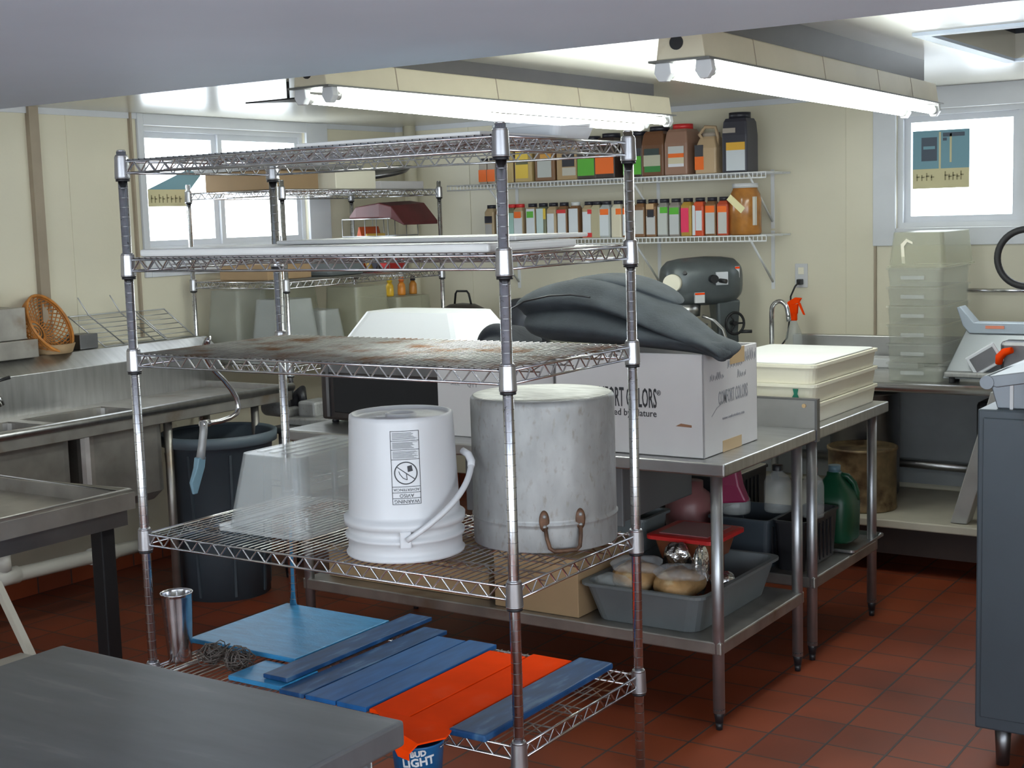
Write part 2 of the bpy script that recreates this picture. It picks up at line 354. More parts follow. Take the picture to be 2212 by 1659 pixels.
def window(name, axis, pos, out, o, mull, trim, slide=True):
    """window frame, sash, panes, casing"""
    def P(u, d, z): return (u, pos+d*out, z) if axis == 'x' else (pos+d*out, u, z)
    def bx(mb, u0, u1, d0, d1, z0, z1, m=0):
        a, b = P(u0, d0, z0), P(u1, d1, z1); mb.box([min(i, j) for i, j in zip(a, b)], [max(i, j) for i, j in zip(a, b)], m)
    root = MB(); tl, tr, tt, tb = trim
    bx(root, o[0]-tl, o[0], -.018, 0, o[2]-tb, min(o[3]+tt, CEIL)); bx(root, o[1], o[1]+tr, -.018, 0, o[2]-tb, min(o[3]+tt, CEIL))
    bx(root, o[0], o[1], -.018, 0, o[3], min(o[3]+tt, CEIL)); bx(root, o[0], o[1], -.018, 0, o[2]-tb, o[2])
    w = struct(name, root, white_trim, .003)
    fr = MB(); f = .028
    bx(fr, o[0], o[1], .02, .10, o[2], o[2]+f); bx(fr, o[0], o[1], .02, .10, o[3]-f, o[3])
    bx(fr, o[0], o[0]+f, .02, .10, o[2]+f, o[3]-f); bx(fr, o[1]-f, o[1], .02, .10, o[2]+f, o[3]-f)
    fr.build('window_frame', white_trim, w)
    edges = [o[0]+f]+list(mull)+[o[1]-f]
    for i in range(len(edges)-1):
        a, b = edges[i], edges[i+1]; s_ = MB(); g = .032; d0 = .05 if i % 2 == 0 else .03
        bx(s_, a, b, d0, d0+.03, o[2]+f, o[2]+f+g); bx(s_, a, b, d0, d0+.03, o[3]-f-g, o[3]-f)
        bx(s_, a, a+g, d0, d0+.03, o[2]+f+g, o[3]-f-g); bx(s_, b-g, b, d0, d0+.03, o[2]+f+g, o[3]-f-g)
        sh = s_.build('sash', white_trim, w)
        p_ = MB(); bx(p_, a+g, b-g, d0+.012, d0+.017, o[2]+f+g, o[3]-f-g); p_.build('pane', glass_m, sh)
    return w
window('window_1', 'y', WALL_X, -1, WIN1, (5.645,), (.04, .19, .2, .13))
window('window_2', 'x', WALL_Y, 1, WIN2, (-1.76,), (.12, .12, .2, .09))
window('fill_window_3', 'x', FRONT_Y, -1, FILL_WIN3, (-.55,), (.1, .1, .1, .1))  # added opening, lights the foreground from behind the camera

window('fill_window_4', 'y', RIGHT_X, 1, FILL_WIN4, (0,), (.1, .1, .1, .1))  # added opening, brings side daylight onto the front posts

# wall panel joints, batten, corner pipe
n = 4
def seam(mb, axis, u, z0, z1, w=.012, t=.004):
    if axis == 'x': mb.box((u-w/2, WALL_Y-t, z0), (u+w/2, WALL_Y, z1))
    else: mb.box((WALL_X, u-w/2, z0), (WALL_X+t, u+w/2, z1))
for axis, u, m_, w, t, z0, z1 in (('y', 4.385, brown_trim, .055, .03, 1.19, CEIL), ('y', 4.99, brown_trim, .012, .02, 1.19, CEIL), ('y', 4.60, wall_m, .02, .004, 1.19, CEIL),
                          ('y', 3.6, wall_m, .02, .004, 1.19, CEIL), ('x', -2.645, wall_m, .018, .004, .3, CEIL), ('x', -2.475, brown_trim, .012, .012, .3, CEIL),
                          ('x', -3.86, wall_m, .018, .004, .3, CEIL), ('x', -5.08, wall_m, .018, .004, .3, CEIL)):
    mb = MB(); seam(mb, axis, u, z0, z1, w, t); struct('trim_%d' % n, mb, m_); n += 1
struct('trim_%d' % n, MB().cyl((-5.50, WALL_Y-.045, 0), (-5.50, WALL_Y-.045, CEIL), .04, n=20), wall_m); n += 1
for a, b in (((WALL_X, WALL_Y-.012, CEIL-.03), (RIGHT_X, WALL_Y, CEIL)), ((WALL_X, SOF_Y, CEIL-.03), (WALL_X+.012, WALL_Y, CEIL))):
    struct('trim_%d' % n, MB().box(a, b), white_trim); n += 1
struct('baseboard_back', MB().box((WALL_X, WALL_Y-.015, 0), (RIGHT_X, WALL_Y, .12)), tile_m)
struct('baseboard_left', MB().box((WALL_X, FRONT_Y, 0), (WALL_X+.015, WALL_Y, .12)), tile_m)

# ------------------------------------------------------------------ fluorescent fixtures
def fixture(label, near, far, zt, droop=0.0):
    """near/far: (x, y) ends of the channel; zt: height of the tube axis"""
    a, b = Vector((*near, 0)), Vector((*far, 0)); L_ = (b-a).length; ang = math.atan2(b.y-a.y, b.x-a.x)-PI/2
    t = thing('fluorescent_light', label, 'ceiling light', (a.x, a.y, CEIL), ang, 'fluorescent strip lights on the ceiling', local=True)
    h = zt-CEIL
    ch = MB(); ch.prism([(-.062, 0, h+.112), (.062, 0, h+.112), (.074, 0, h+.030), (-.074, 0, h+.030)], (0, L_, 0))
    housing = ch.build('housing', fix_m, t, bevel=.004)
    MB().box((-.092, -.012, h+.024), (.092, L_+.012, h+.030)).build('reflector_lip', mat('dull_reflector', (.13, .13, .12), .5), t)
    MB().box((-.045, .12, h+.112), (.045, L_-.12, 0)).build('gap_shade_strip', dark_m, t)  # dark strip stands in for the shadow between housing and ceiling
    k = MB(); k.cyl((-.01, -.004, h+.075), (-.01, .001, h+.075), .020, n=20); k.build('knockout', black_hole, housing)
    for y in (L_*.155, L_*.41, L_*.66, L_*.84):
        j = MB(); j.prism([(-.0630, y, h+.111), (.0630, y, h+.111), (.0750, y, h+.0305), (-.0750, y, h+.0305)], (0, .005, 0)); j.build('joint', brown_trim, housing)
    for x in (-.062, .062):
        dr = droop if x < 0 else 0
        tb = MB().cyl((x, .06, h-dr*.2), (x, L_*.5, h-dr), .0165, n=16).cyl((x, L_*.5, h-dr), (x, L_-.06, h-dr), .0165, n=16).build('tube', tube_m, t)
        for y0, y1, q0 in ((.045, .07, .2), (L_-.07, L_-.045, 1)): MB().cyl((x, y0, h-dr*q0), (x, y1, h-dr*q0), .0175, n=16).build('end_cap', tube_cap, tb)
        for y0 in (.015, L_-.04):
            s_ = MB(); s_.prism([(x-.022, y0, h+.025), (x+.022, y0, h+.025), (x+.026, y0, h-.004), (x+.012, y0, h-.026), (x-.012, y0, h-.026), (x-.026, y0, h-.004)], (0, .028, 0))
            s_.build('lamp_holder', white_pl, t, bevel=.003)
    return t
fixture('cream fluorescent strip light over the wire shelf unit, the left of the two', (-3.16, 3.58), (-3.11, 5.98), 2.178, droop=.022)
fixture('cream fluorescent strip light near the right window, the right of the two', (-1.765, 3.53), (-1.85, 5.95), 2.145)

# ------------------------------------------------------------------ wire shelving units
def post_mesh(h, r=.0127):
    m = MB().cyl((0, 0, 0), (0, 0, h-.004), r, n=20).cyl((0, 0, h-.004), (0, 0, h), r, r*.8, n=20); z = .03
    while z < h-.02: m.cyl((0, 0, z), (0, 0, z+.0012), r+.00015, n=20, m=1, caps=False); z += .0254
    return m
def collar(z): return MB().cyl((0, 0, z-.045), (0, 0, z-.041), .0200, .0205, n=24).cyl((0, 0, z-.041), (0, 0, z+.012), .0205, .0185, n=24, caps=False).cyl((0, 0, z+.012), (0, 0, z+.018), .0185, .0155, n=24)
def shelf_mb(L_, W_, mat_i=0, deck=True, pitch=.054, drop=.030):
    """top rod at z=0, bottom rod at z=-drop; corners at the posts, origin at post centre (0,0)"""
    m = MB(); g = .018; r = .0032
    for z in (0, -drop):
        for y in (0, W_): m.cyl((g, y, z), (L_-g, y, z), r, n=8)
        for x in (0, L_): m.cyl((x, g, z), (x, W_-g, z), r, n=8)
    for (ax, ln, offs) in (('x', L_, (0, W_)), ('y', W_, (0, L_))):
        k = max(2, round((ln-2*g)/pitch)); p = (ln-2*g)/k
        for o in offs:
            path = []
            for i in range(k+1):
                u = g+i*p; path.append((u, o, -drop) if ax == 'x' else (o, u, -drop))
                if i < k: path.append((u+p/2, o, 0) if ax == 'x' else (o, u+p/2, 0))
            for a, b in zip(path, path[1:]): m.cyl(a, b, .0021, n=6, caps=False)
    if deck:
        nw = round((L_-.05)/.0215); dx = (L_-.05)/nw
        for i in range(nw+1): m.cyl((.025+i*dx, -.002, .0045), (.025+i*dx, W_+.002, .0045), .0017, n=5, m=1, caps=False)
        for y in (W_*.25, W_*.5, W_*.75):
            m.cyl((.003, y, 0), (L_-.003, y, 0), .0024, n=6, m=1, caps=False)
            m.cyl((.003, y, -.018), (L_-.003, y, -.018), .002, n=6, m=1, caps=False)
            k = round(L_/.06)
            for i in range(k):
                m.cyl((i*L_/k, y, 0), ((i+.5)*L_/k, y, -.018), .0016, n=5, m=1, caps=False); m.cyl(((i+.5)*L_/k, y, -.018), ((i+1)*L_/k, y, 0), .0016, n=5, m=1, caps=False)
    return m
def rack(label, x0, y0, x1, y1, levels, h, z0=0.03, rusty=(), caster=False):
    t = thing('wire_shelving_unit', label, 'shelving unit', (x0, y0, 0), local=True); L_, W_ = x1-x0, y1-y0
    for (x, y) in ((0, 0), (L_, 0), (L_, W_), (0, W_)):
        pm = post_mesh(h-z0); o = pm.build('post', [chrome_post, steel_dark], t); o.location = (x, y, z0)
        f = MB().cyl((0, 0, -.03), (0, 0, .004), .017, .013, n=14).build('foot', black_pl, o)
        for z in levels:
            cl = collar(z-z0).build('collar', mat('dull_collar_metal', (.42, .42, .44), .3, .9), o)
            MB().lathe([(.0132, -.052), (.0185, -.052), (.0185, -.0455), (.0132, -.0455)], (0, 0, z-z0), n=18).build('sleeve', black_pl, o)
    clean = rusted = None
    for i, z in enumerate(levels):
        if i in rusty: s_ = rusted = rusted.copy() if rusted else shelf_mb(L_, W_).build('shelf', [chrome, rust_wire], t)
        else: s_ = clean = clean.copy() if clean else shelf_mb(L_, W_).build('shelf', [chrome, chrome], t)
        if not s_.users_collection: COL.objects.link(s_)
        s_.parent = t; s_.location = (0, 0, z)
        if i in rusty: s_['label'] = 'rust-speckled wire shelf'
    return t
RX0, RX1, RY0, RY1 = -2.941, -1.722, 2.566, 3.145
SH = [1.934, 1.673, 1.416, .920, .541]
rack('tall chrome wire shelf unit in the foreground with bucket, stock pot and cutting boards', RX0, RY0, RX1, RY1, SH, 1.965, rusty=(2, 3, 4))
SX0, SX1, SY0, SY1 = -5.57, -4.90, 5.30, 6.64
SH2 = [1.925, 1.455, 1.02, .42]
rack('chrome wire shelf unit in the far corner under the left window holding plastic bins', SX0, SY0, SX1, SY1, SH2, 1.975)

D = .007   # deck height above the shelf top rod
def solo(name, mb, m, label, cat, org, group=None, **k): return tag(mb.build(name, m, org=org, **k), label, cat, group)

# ------------------------------------------------------------------ things on the front rack
z = SH[0]+D
solo('cutting_board', MB().box((-2.35, 2.60, z), (-1.80, 2.98, z+.010)), board_white, 'white flat board lying on the top shelf of the front wire unit', 'cutting board', (-2.1, 2.8, z), bevel=.003)
mb = MB(); mb.bin(-1.98, 2.93, -1.80, 3.12, z, z+.045, taper=.012, r=.02)
solo('shallow_tray', mb, milky, 'small white plastic tray beside the near post on the top shelf', 'tray', (-1.9, 3.0, z))
z = SH[1]+D
solo('cutting_board', MB().box((-2.915, 2.585, z), (-1.775, 2.97, z+.020)), board_white,
     'long thick white board filling the front of the second shelf, under the thin one', 'cutting board', (-2.5, 2.8, z), bevel=.006)
solo('cutting_board', MB().box((-2.60, 2.78, z+.021), (-1.83, 3.12, z+.032)), board_white, 'thin white board lying on top of the long board on the second shelf', 'cutting board', (-2.3, 2.9, z+.021), bevel=.004)

# upturned clear bin
BINX0, BINY0, BINX1, BINY1 = -2.758, 2.694, -2.483, 3.115
z = SH[3]+D
t = thing('food_storage_bin', 'scuffed clear plastic bin standing upside down left of the white bucket', 'storage bin', (-2.635, 2.93, z), 0)
mb = MB(); mb.bin(BINX0, BINY0, BINX1, BINY1, z, z+.208, taper=.032, lip=.022, t=.004, r=.03, inv=True, lip2=.012); mb.build('body', clear_pl, t)
mb = MB()
for i in range(4): MB().box((-2.70+i*.045, 2.77, z+.2085), (-2.68+i*.045, 3.04, z+.2105)).build('base_rib', clear_pl, t)

# upturned bucket
BX, BY = -2.151, 2.720
t = thing('bucket', 'white plastic bucket standing upside down beside the aluminium stock pot', 'bucket', (BX, BY, z))
R = .1440
mb = MB(); mb.lathe([(R-.006, .012), (R-.006, .0), (R+.004, .002), (R+.006, .008), (R, .014), (R-.001, .045), (R+.006, .047), (R+.007, .055), (R-.001, .058), (R-.002, .078), (R+.008, .080), (R+.009, .098), (R-.002, .102),
    (R-.004, .112), (R-.0135, .343), (R-.0145, .352), (R-.019, .355), (R-.023, .354), (R-.025, .346), (R-.04, .345), (.040, .345), (.039, .352), (.033, .353), (.031, .346), (0, .346)], (BX, BY, z), n=56)
mb.build('body', white_pl, t)
# bail handle: a strap from the near ear, out to the right with a grip
d0 = Vector((0.62, -0.784, 0)).normalized()   # towards the camera
side = Vector((.784, .62, 0)).normalized()
ear = Vector((BX, BY, z))+d0*(R+.006)+Vector((0, 0, .062))
e = MB(); q = wallM(ear, side, (0, 0, 1)); e.M = q; e.box((-.014, -.022, -.006), (.014, .020, .005)); e.build('ear', white_pl, t, bevel=.003)
pts = []
C0 = Vector((BX, BY, z))
for i in range(17):
    u = i/16; ang = math.radians(1+79*u); rr = R+.016+.010*math.sin(u*PI)+.014*u
    p = C0+(d0*math.cos(ang)+side*math.sin(ang))*rr+Vector((0, 0, .062+.165*u**1.05)); pts.append(p)
hb = MB().tube(pts, [.0070+.0012*(i/16) for i in range(17)], n=8).build('handle', white_pl, t)
MB().tube([pts[-2], pts[-1], pts[-1]+Vector((-.010, .002, .016)), pts[-1]+Vector((-.030, .004, .024))], [.009, .010, .010, .009], n=10).build('grip', white_pl, hb)
# printed warning panel wrapped on the bucket, upside down like the bucket
def wrap(mb, ang, zc, r_of_z):
    for v in mb.bm.verts:
        u, w, d = v.co.x*1.22, .147+(v.co.y-.150)*1.187, v.co.z; r = r_of_z(zc+w)+d; a = ang+u/r
        v.co = Vector((BX+r*math.cos(a), BY+r*math.sin(a), z+zc+w))
    return mb
rz = lambda h: (R-.004)-.0095*(h-.112)/(.343-.112)+.0005
LA = math.atan2(d0.y, d0.x)+.05
def rect(x0, y0, x1, y1, mb, nx=6):
    for i in range(nx):
        a, b = x0+(x1-x0)*i/nx, x0+(x1-x0)*(i+1)/nx
        mb.box((a, y0, 0), (b, y1, .0005))
    return mb
mb = MB(); w2 = .029; y0, y1 = .150, .300; lw = .0011
for yy in (y0, y0+.012, y0+.024, y0+.036, y0+.092, y0+.112, y0+.130, y1): rect(-w2, yy-lw/2, w2, yy+lw/2, mb)
rect(-w2, y0, -w2+lw, y1, mb, 1); rect(w2-lw, y0, w2, y1, mb, 1)
rnd = random.Random(3)
for k in range(9):
    for (a, b) in ((.0945, .110), (.1145, .128), (.1325, .148)):
        yy = y0+a+(b-a)*k/9; rect(-w2+.004, yy, w2-.003-rnd.random()*.014, yy+.0006, mb, 5)
zc_ = y0+.064
for i in range(40):
    a = 2*PI*i/40; b = 2*PI*(i+1)/40; r_ = .0235
    p = [(r_*math.cos(a), zc_+r_*math.sin(a), 0), (r_*math.cos(b), zc_+r_*math.sin(b), 0), ((r_-.0022)*math.cos(b), zc_+(r_-.0022)*math.sin(b), 0), ((r_-.0022)*math.cos(a), zc_+(r_-.0022)*math.sin(a), 0)]
    mb.prism(p, (0, 0, .0006))
for i in range(10):
    a = -1+2*i/10; b = -1+2*(i+1)/10; c_, s2 = .0225*math.cos(2.5), .0225*math.sin(2.5)
    mb.prism([(a*c_, zc_+a*s2-.001, 0), (b*c_, zc_+b*s2-.001, 0), (b*c_, zc_+b*s2+.001, 0), (a*c_, zc_+a*s2+.001, 0)], (0, 0, .0007))
# small pictogram: a child leaning over a pail (simple outline)
mb.prism([(.004, zc_+.002, 0), (.014, zc_+.004, 0), (.012, zc_+.016, 0), (.003, zc_+.014, 0)], (0, 0, .0005))
for p, q in (((-.012, -.002), (-.006, -.010)), ((-.006, -.010), (.002, -.014)), ((.002, -.014), (.001, -.001)), ((-.014, .004), (-.012, -.002))):
    p = Vector((p[0], zc_+p[1], 0)); q = Vector((q[0], zc_+q[1], 0)); dd = (q-p).normalized()*.0007; nn = Vector((-dd.y, dd.x, 0))
    mb.prism([p-nn, q-nn, q+nn, p+nn], (0, 0, .0005))
wrap(mb, LA, 0, rz).build('warning_panel', ink, t)
for txt, yy in (('WARNING', .006), ('AVISO', .018), ('ADVERTENCIA', .030)):
    tm = text_mesh(txt, .0105 if len(txt) < 9 else .0078, Matrix.Translation((0, y0+yy, .0003)) @ Matrix.Rotation(PI, 4, 'Z'), depth=.0002)
    wrap(tm, LA, 0, rz).build('warning_text', ink, t)

# stock pot upside down
PX, PY, PR = -1.912, 3.005, .186
z = SH[3]+D
t = thing('stock_pot', 'large dented aluminium stock pot standing upside down behind the near post', 'pot', (PX, PY, z))
mb = MB(); mb.lathe([(PR-.012, .004), (PR-.01, 0), (PR, .001), (PR+.0005, .004), (PR+.001, .060), (PR+.001, .066), (PR+.0035, .069), (PR+.0035, .072), (PR, .076), (PR, .082), (PR, .360), (PR-.001, .372), (PR-.006, .378), (PR-.008, .3785)], (PX, PY, z), n=64)
mb.build('body', [alu, alu_top], t)
o = MB().lathe([(0, .383), (PR-.05, .382), (PR-.009, .3795), (PR-.008, .3785), (PR-.012, .376), (0, .375)], (PX, PY, z), n=48).build('base_disc', alu_top, t)
hd = Vector((0.717, -0.697, 0)).normalized(); hs = Vector((.697, .717, 0)); hc = Vector((PX, PY, z))+hd*(PR+.001)
h_ = MB()
for s_ in (-1, 1):
    b0 = hc+hs*.046*s_-hd*.008
    g_ = MB(); g_.M = wallM(b0+Vector((0, 0, .082)), hs, (0, 0, 1)); g_.lathe([(0, 0), (.013, .0), (.013, .004), (.008, .006), (0, .006)], n=16, sy=2.1)
    g_.build('handle_plate', rust, t)
    for zz in (.068, .094):
        g2 = MB(); g2.M = wallM(b0+hd*.006+Vector((0, 0, zz)), hs, (0, 0, 1)); g2.lathe([(.005, 0), (.004, .003), (0, .004)], n=12); g2.build('rivet', alu, t)
path = [hc-hs*.045+Vector((0, 0, .066))] + [hc-hs*.043+hd*.006+Vector((0, 0, .04))] + [hc-hs*.038+hd*.015+Vector((0, 0, .018)), hc-hs*.028+hd*.018+Vector((0, 0, .010))]
path = path+[hc+hs*.028+hd*.018+Vector((0, 0, .010)), hc+hs*.038+hd*.015+Vector((0, 0, .018)), hc+hs*.043+hd*.006+Vector((0, 0, .04)), hc+hs*.045+Vector((0, 0, .066))]
MB().tube(path, .0052, n=10).build('handle', rust, t)

# boards on the bottom shelf
z = SH[4]+D
solo('cutting_board', MB().box((-2.975, 2.735, z+.012), (-2.565, 3.150, z+.026)), blue_light, 'light blue ribbed square board at the back left of the lowest shelf', 'cutting board', (-2.78, 2.95, z), bevel=.003)
mb = MB().box((-2.555, 2.600, z+.015), (-2.470, 3.235, z+.027)); solo('cutting_board', mb, blue_dark, 'narrow navy board raised above its neighbour beside the light blue board', 'cutting board', (-2.5, 2.9, z+.015), bevel=.002)
solo('cutting_board', MB().box((-2.66, 2.575, z), (-2.468, 2.72, z+.013)), blue_light, 'small light blue board corner showing beside the steel wool', 'cutting board', (-2.55, 2.65, z), bevel=.002)
solo('cutting_board', MB().box((-2.462, 2.560, z), (-2.378, 3.185, z+.012)), blue_dark, 'narrow navy board lying flat between the raised board and the mid blue boards', 'cutting board', (-2.42, 2.87, z), bevel=.002)
solo('cutting_board', MB().box((-2.372, 2.560, z), (-2.272, 3.13, z+.012)), blue_mid, 'mid blue board, the left one of the pair beside the orange boards', 'cutting board', (-2.32, 2.85, z), bevel=.002)
solo('cutting_board', MB().box((-2.267, 2.560, z), (-2.172, 3.14, z+.013)), blue_mid, 'mid blue board touching the left edge of the orange boards', 'cutting board', (-2.22, 2.85, z), bevel=.002)
solo('cutting_board', MB().box((-2.165, 2.565, z), (-2.045, 3.095, z+.010)), orange, 'orange board, the left one of the pair on the lowest shelf', 'cutting board', (-2.1, 2.83, z), bevel=.002)
# right orange sheet with a drooping front tongue
t = thing('cutting_board', 'orange flexible board with a tongue drooping over the front edge of the lowest shelf', 'cutting board', (-1.98, 2.83, z))
MB().box((-2.04, 2.545, z), (-1.915, 3.125, z+.010)).build('sheet', orange, t, bevel=.002)
def sheet(secs, th=.004):
    m = MB(); R_ = []
    for a, b in secs: R_.append((a, b))
    for (a, b), (c_, d_) in zip(R_, R_[1:]):
        m.hexa([Vector(a), Vector(b), Vector(d_), Vector(c_)], [Vector(p)+Vector((0, 0, th)) for p in (a, b, d_, c_)])
    return m
sheet([((-2.14, 2.560, z+.011), (-1.90, 2.560, z+.011)), ((-2.06, 2.50, z+.014), (-1.875, 2.49, z+.012)), ((-1.965, 2.430, z+.028), (-1.895, 2.41, z+.020)), ((-1.960, 2.400, z+.010), (-1.905, 2.39, z+.004)), ((-1.940, 2.392, z-.008), (-1.902, 2.386, z-.010))]).build('tongue', orange, t)
solo('cutting_board', MB().box((-1.900, 2.535, z+.001), (-1.795, 3.14, z+.019)), blue_dark, 'thick navy board on the right end of the lowest shelf beside the orange board', 'cutting board', (-1.85, 2.83, z), bevel=.005)

# steel wool
def wool(cx, cy_, r, label, sd):
    rn = random.Random(sd); mb = MB()
    for k in range(26):
        a = rn.random()*PI; b = rn.random()*2*PI; nrm = Vector((math.sin(a)*math.cos(b), math.sin(a)*math.sin(b), math.cos(a)))
        u = nrm.orthogonal().normalized(); w = nrm.cross(u); rr = r*(.55+.45*rn.random()); off = Vector((rn.uniform(-1, 1), rn.uniform(-1, 1), rn.uniform(-.3, .5)))*r*.3
        pts_ = []
        for i in range(14):
            q_ = 2*PI*i/14; p = Vector((cx, cy_, z+r*.62))+off+(u*math.cos(q_)+w*math.sin(q_))*rr*(1+.12*math.sin(5*q_+k))
            p.z = max(z+.002, p.z); pts_.append(p)
        mb.tube(pts_, .0016, n=4, closed=True)
    return solo('steel_wool_pad', mb, mat('tarnished_steel_wool', (.13, .11, .10), .5, .6), label, 'scrubbing pad', (cx, cy_, z), 'steel wool pads')
wool(-2.80, 2.665, .040, 'tangled steel wool pad, the left of the two by the tall steel cup', 1)
wool(-2.705, 2.660, .036, 'tangled steel wool pad closest to the small light blue board corner', 2)
# tall malt cup
MX, MY = -2.905, 2.634
t = thing('tall_steel_cup', 'tall polished steel cup standing at the left end of the lowest shelf', 'cup', (MX, MY, z))
MB().lathe([(0, .003), (.030, .003), (.031, 0), (.0325, .004), (.0375, .08), (.041, .13), (.0435, .185), (.0445, .192), (.0455, .193), (.0455, .196), (.0430, .196), (.0415, .19), (.036, .08), (.029, .006), (0, .005)], (MX, MY, z), n=40).build('body', chrome, t)

# blue pail hooked on the front of the lowest shelf
QX, QY, QZ = -1.95, 2.480, SH[4]-.162
t = thing('pail', 'small blue pail with white lettering hanging from the lowest shelf under the orange tongue', 'pail', (QX, QY, QZ))
MB().lathe([(0, .003), (.045, .003), (.047, 0), (.062, .165), (.064, .168), (.064, .172), (.060, .172), (.045, .006), (0, .006)], (QX, QY, QZ), n=40).build('body', blue_cup, t)
MB().tube([(QX-.066, QY, QZ+.163), (QX-.055, QY+.05, QZ+.164), (QX-.02, QY+.084, QZ+.166), (QX+.02, QY+.084, QZ+.166), (QX+.055, QY+.05, QZ+.164), (QX+.066, QY, QZ+.163)], .0016, n=6).build('handle', chrome, t)
for txt, yy, sz in (('BUD', .157, .019), ('LIGHT', .136, .028)):
    tm = text_mesh(txt, sz, Matrix.Translation((0, yy, .0005)) @ Matrix.Rotation(.10, 4, 'Z'), depth=.0004, bold=.001)
    a0 = math.atan2(-QY, -QX)
    for v in tm.bm.verts:
        r_ = .0475+.015*(v.co.y/.165)+.0006+v.co.z; a = a0+v.co.x/r_; v.co = Vector((QX+r_*math.cos(a), QY+r_*math.sin(a), QZ+v.co.y))
    tm.build('lettering', white_pl, t)

# bent chrome rod tool hanging from the third shelf
t = thing('hooked_scraper', 'curved chrome rod with grey handle and pale blue tip hanging from the third shelf', 'utensil', (-3.0, 2.86, 1.05))
X_ = -2.985
rod = [(-2.930, 2.830, 1.425), (-2.935, 2.842, 1.437), (-2.955, 2.852, 1.432), (X_, 2.862, 1.400), (X_, 2.880, 1.365), (X_, 2.903, 1.336), (X_, 2.940, 1.303), (X_, 2.968, 1.272), (X_, 2.988, 1.243),
       (X_, 2.994, 1.214), (X_, 2.985, 1.197), (X_, 2.955, 1.187), (X_, 2.915, 1.183), (X_, 2.870, 1.184), (X_, 2.848, 1.186)]
MB().tube(rod, .0075, n=10).build('rod', chrome, t)
MB().cyl((X_, 2.870, 1.184), (X_, 2.840, 1.184), .011, n=14).build('ferrule', chrome, t)
MB().tube([(X_, 2.850, 1.192), (X_, 2.847, 1.16), (X_, 2.838, 1.12), (X_, 2.829, 1.083)], [.0125, .012, .012, .0135], n=12).build('handle', alu, t)
MB().loft([[(X_-.011, 2.814, 1.09), (X_+.011, 2.814, 1.09), (X_+.011, 2.842, 1.09), (X_-.011, 2.842, 1.09)],
           [(X_-.009, 2.806, 1.06), (X_+.009, 2.806, 1.06), (X_+.009, 2.838, 1.06), (X_-.009, 2.838, 1.06)],
           [(X_-.006, 2.785, 1.02), (X_+.006, 2.785, 1.02), (X_+.006, 2.815, 1.005), (X_-.006, 2.815, 1.005)],
           [(X_-.004, 2.792, .985), (X_+.004, 2.792, .985), (X_+.004, 2.808, .985), (X_-.004, 2.808, .985)]]).build('tip', pale_blue, t, bevel=.003)

# ------------------------------------------------------------------ steel tables
def leg(mb, x, y, z0, z1, r=.0205, foot=True):
    mb.cyl((x, y, z0+.06), (x, y, z1), r, n=18)
    return mb
def work_table(name, label, x0, y0, x1, y1, h, shelf=None, back=0, lip=.045, legs=None, lr=.0205, top_m=steel):
    t = thing(name, label, 'table', ((x0+x1)/2, (y0+y1)/2, 0))
    top = MB().box((x0, y0, h-lip), (x1, y1, h))
    top.build('tabletop', top_m, t, bevel=.006, seg=3)
    i = .055
    for (x, y) in (legs or ((x0+i, y0+i), (x1-i, y0+i), (x1-i, y1-i), (x0+i, y1-i))):
        o = leg(MB(), x, y, 0, h-lip, lr).build('leg', galv, t)
        MB().cyl((x, y, 0), (x, y, .025), .011, .013, n=12).cyl((x, y, .025), (x, y, .075), .0135, lr*1.02, n=14).build('foot', black_pl, o)
    if shelf:
        MB().box((x0+i-.02, y0+i-.02, shelf-.045), (x1-i+.02, y1-i+.02, shelf)).build('undershelf', steel_dull, t, bevel=.005)
    return t
TH = .93
wt = work_table('work_table', 'long stainless table under the printed white cartons', -3.87, 4.125, -1.925, 4.935, TH, shelf=.31)
t2 = work_table('work_table', 'stainless table behind the first one carrying the stacked dough trays', -3.60, 4.975, -1.925, 5.77, TH, shelf=.335)
t = thing('splash_panel', 'upright stainless splash panel between the two work tables with brass bolt', 'panel', (-2.5, 4.955, TH))
MB().box((-3.6, 4.945, TH-.05), (-1.928, 4.957, TH+.112)).build('sheet', steel, t, bevel=.002)
MB().box((-3.6, 4.938, TH+.106), (-1.928, 4.966, TH+.112)).box((-1.932, 4.940, TH-.05), (-1.922, 4.968, TH+.112)).build('rolled_edge', steel_dark, t)
MB().cyl((-1.975, 4.945, TH+.085), (-1.975, 4.940, TH+.085), .008, n=14).build('bolt', tape, t)

# near left foreground table, dark top
work_table('prep_table', 'dark grey stainless table filling the lower left foreground', -2.28, .35, -1.408, 1.758, TH, shelf=.30, top_m=mat('scratched_grey_steel', (0.165, 0.17, 0.18), 0.42, 0.6, var=0.12, vscale=4, stretch=(1, 5, 1), spot=(.27, .27, .27), spotscale=4, spotlo=.58, spothi=.8))

# soiled-dish table, raised rim and black leg
t = thing('dish_table', 'low rimmed stainless dish table with a black square leg at the left edge', 'table', (-4.2, 2.7, 0))
dz, x0, x1, y0, y1 = .885, -4.70, -3.59, 1.95, 3.10
mb = MB(); mb.box((x0, y0, dz-.055), (x1, y1, dz-.045))
for a, b in (((x0, y0), (x1, y0+.03)), ((x0, y1-.03), (x1, y1)), ((x0, y0+.03), (x0+.03, y1-.03)), ((x1-.03, y0+.03), (x1, y1-.03))): mb.box((*a, dz-.045), (*b, dz))
mb.build('tray_top', steel_dull, t)
MB().tube([(x0+.012, y0+.012, dz), (x1-.012, y0+.012, dz), (x1-.012, y1-.012, dz), (x0+.012, y1-.012, dz)], .014, n=10, closed=True).build('rolled_rim', steel_dull, t)
MB().box((x0+.02, y0+.02, dz-.11), (x1-.02, y1-.02, dz-.056)).build('apron', steel_dark, t)
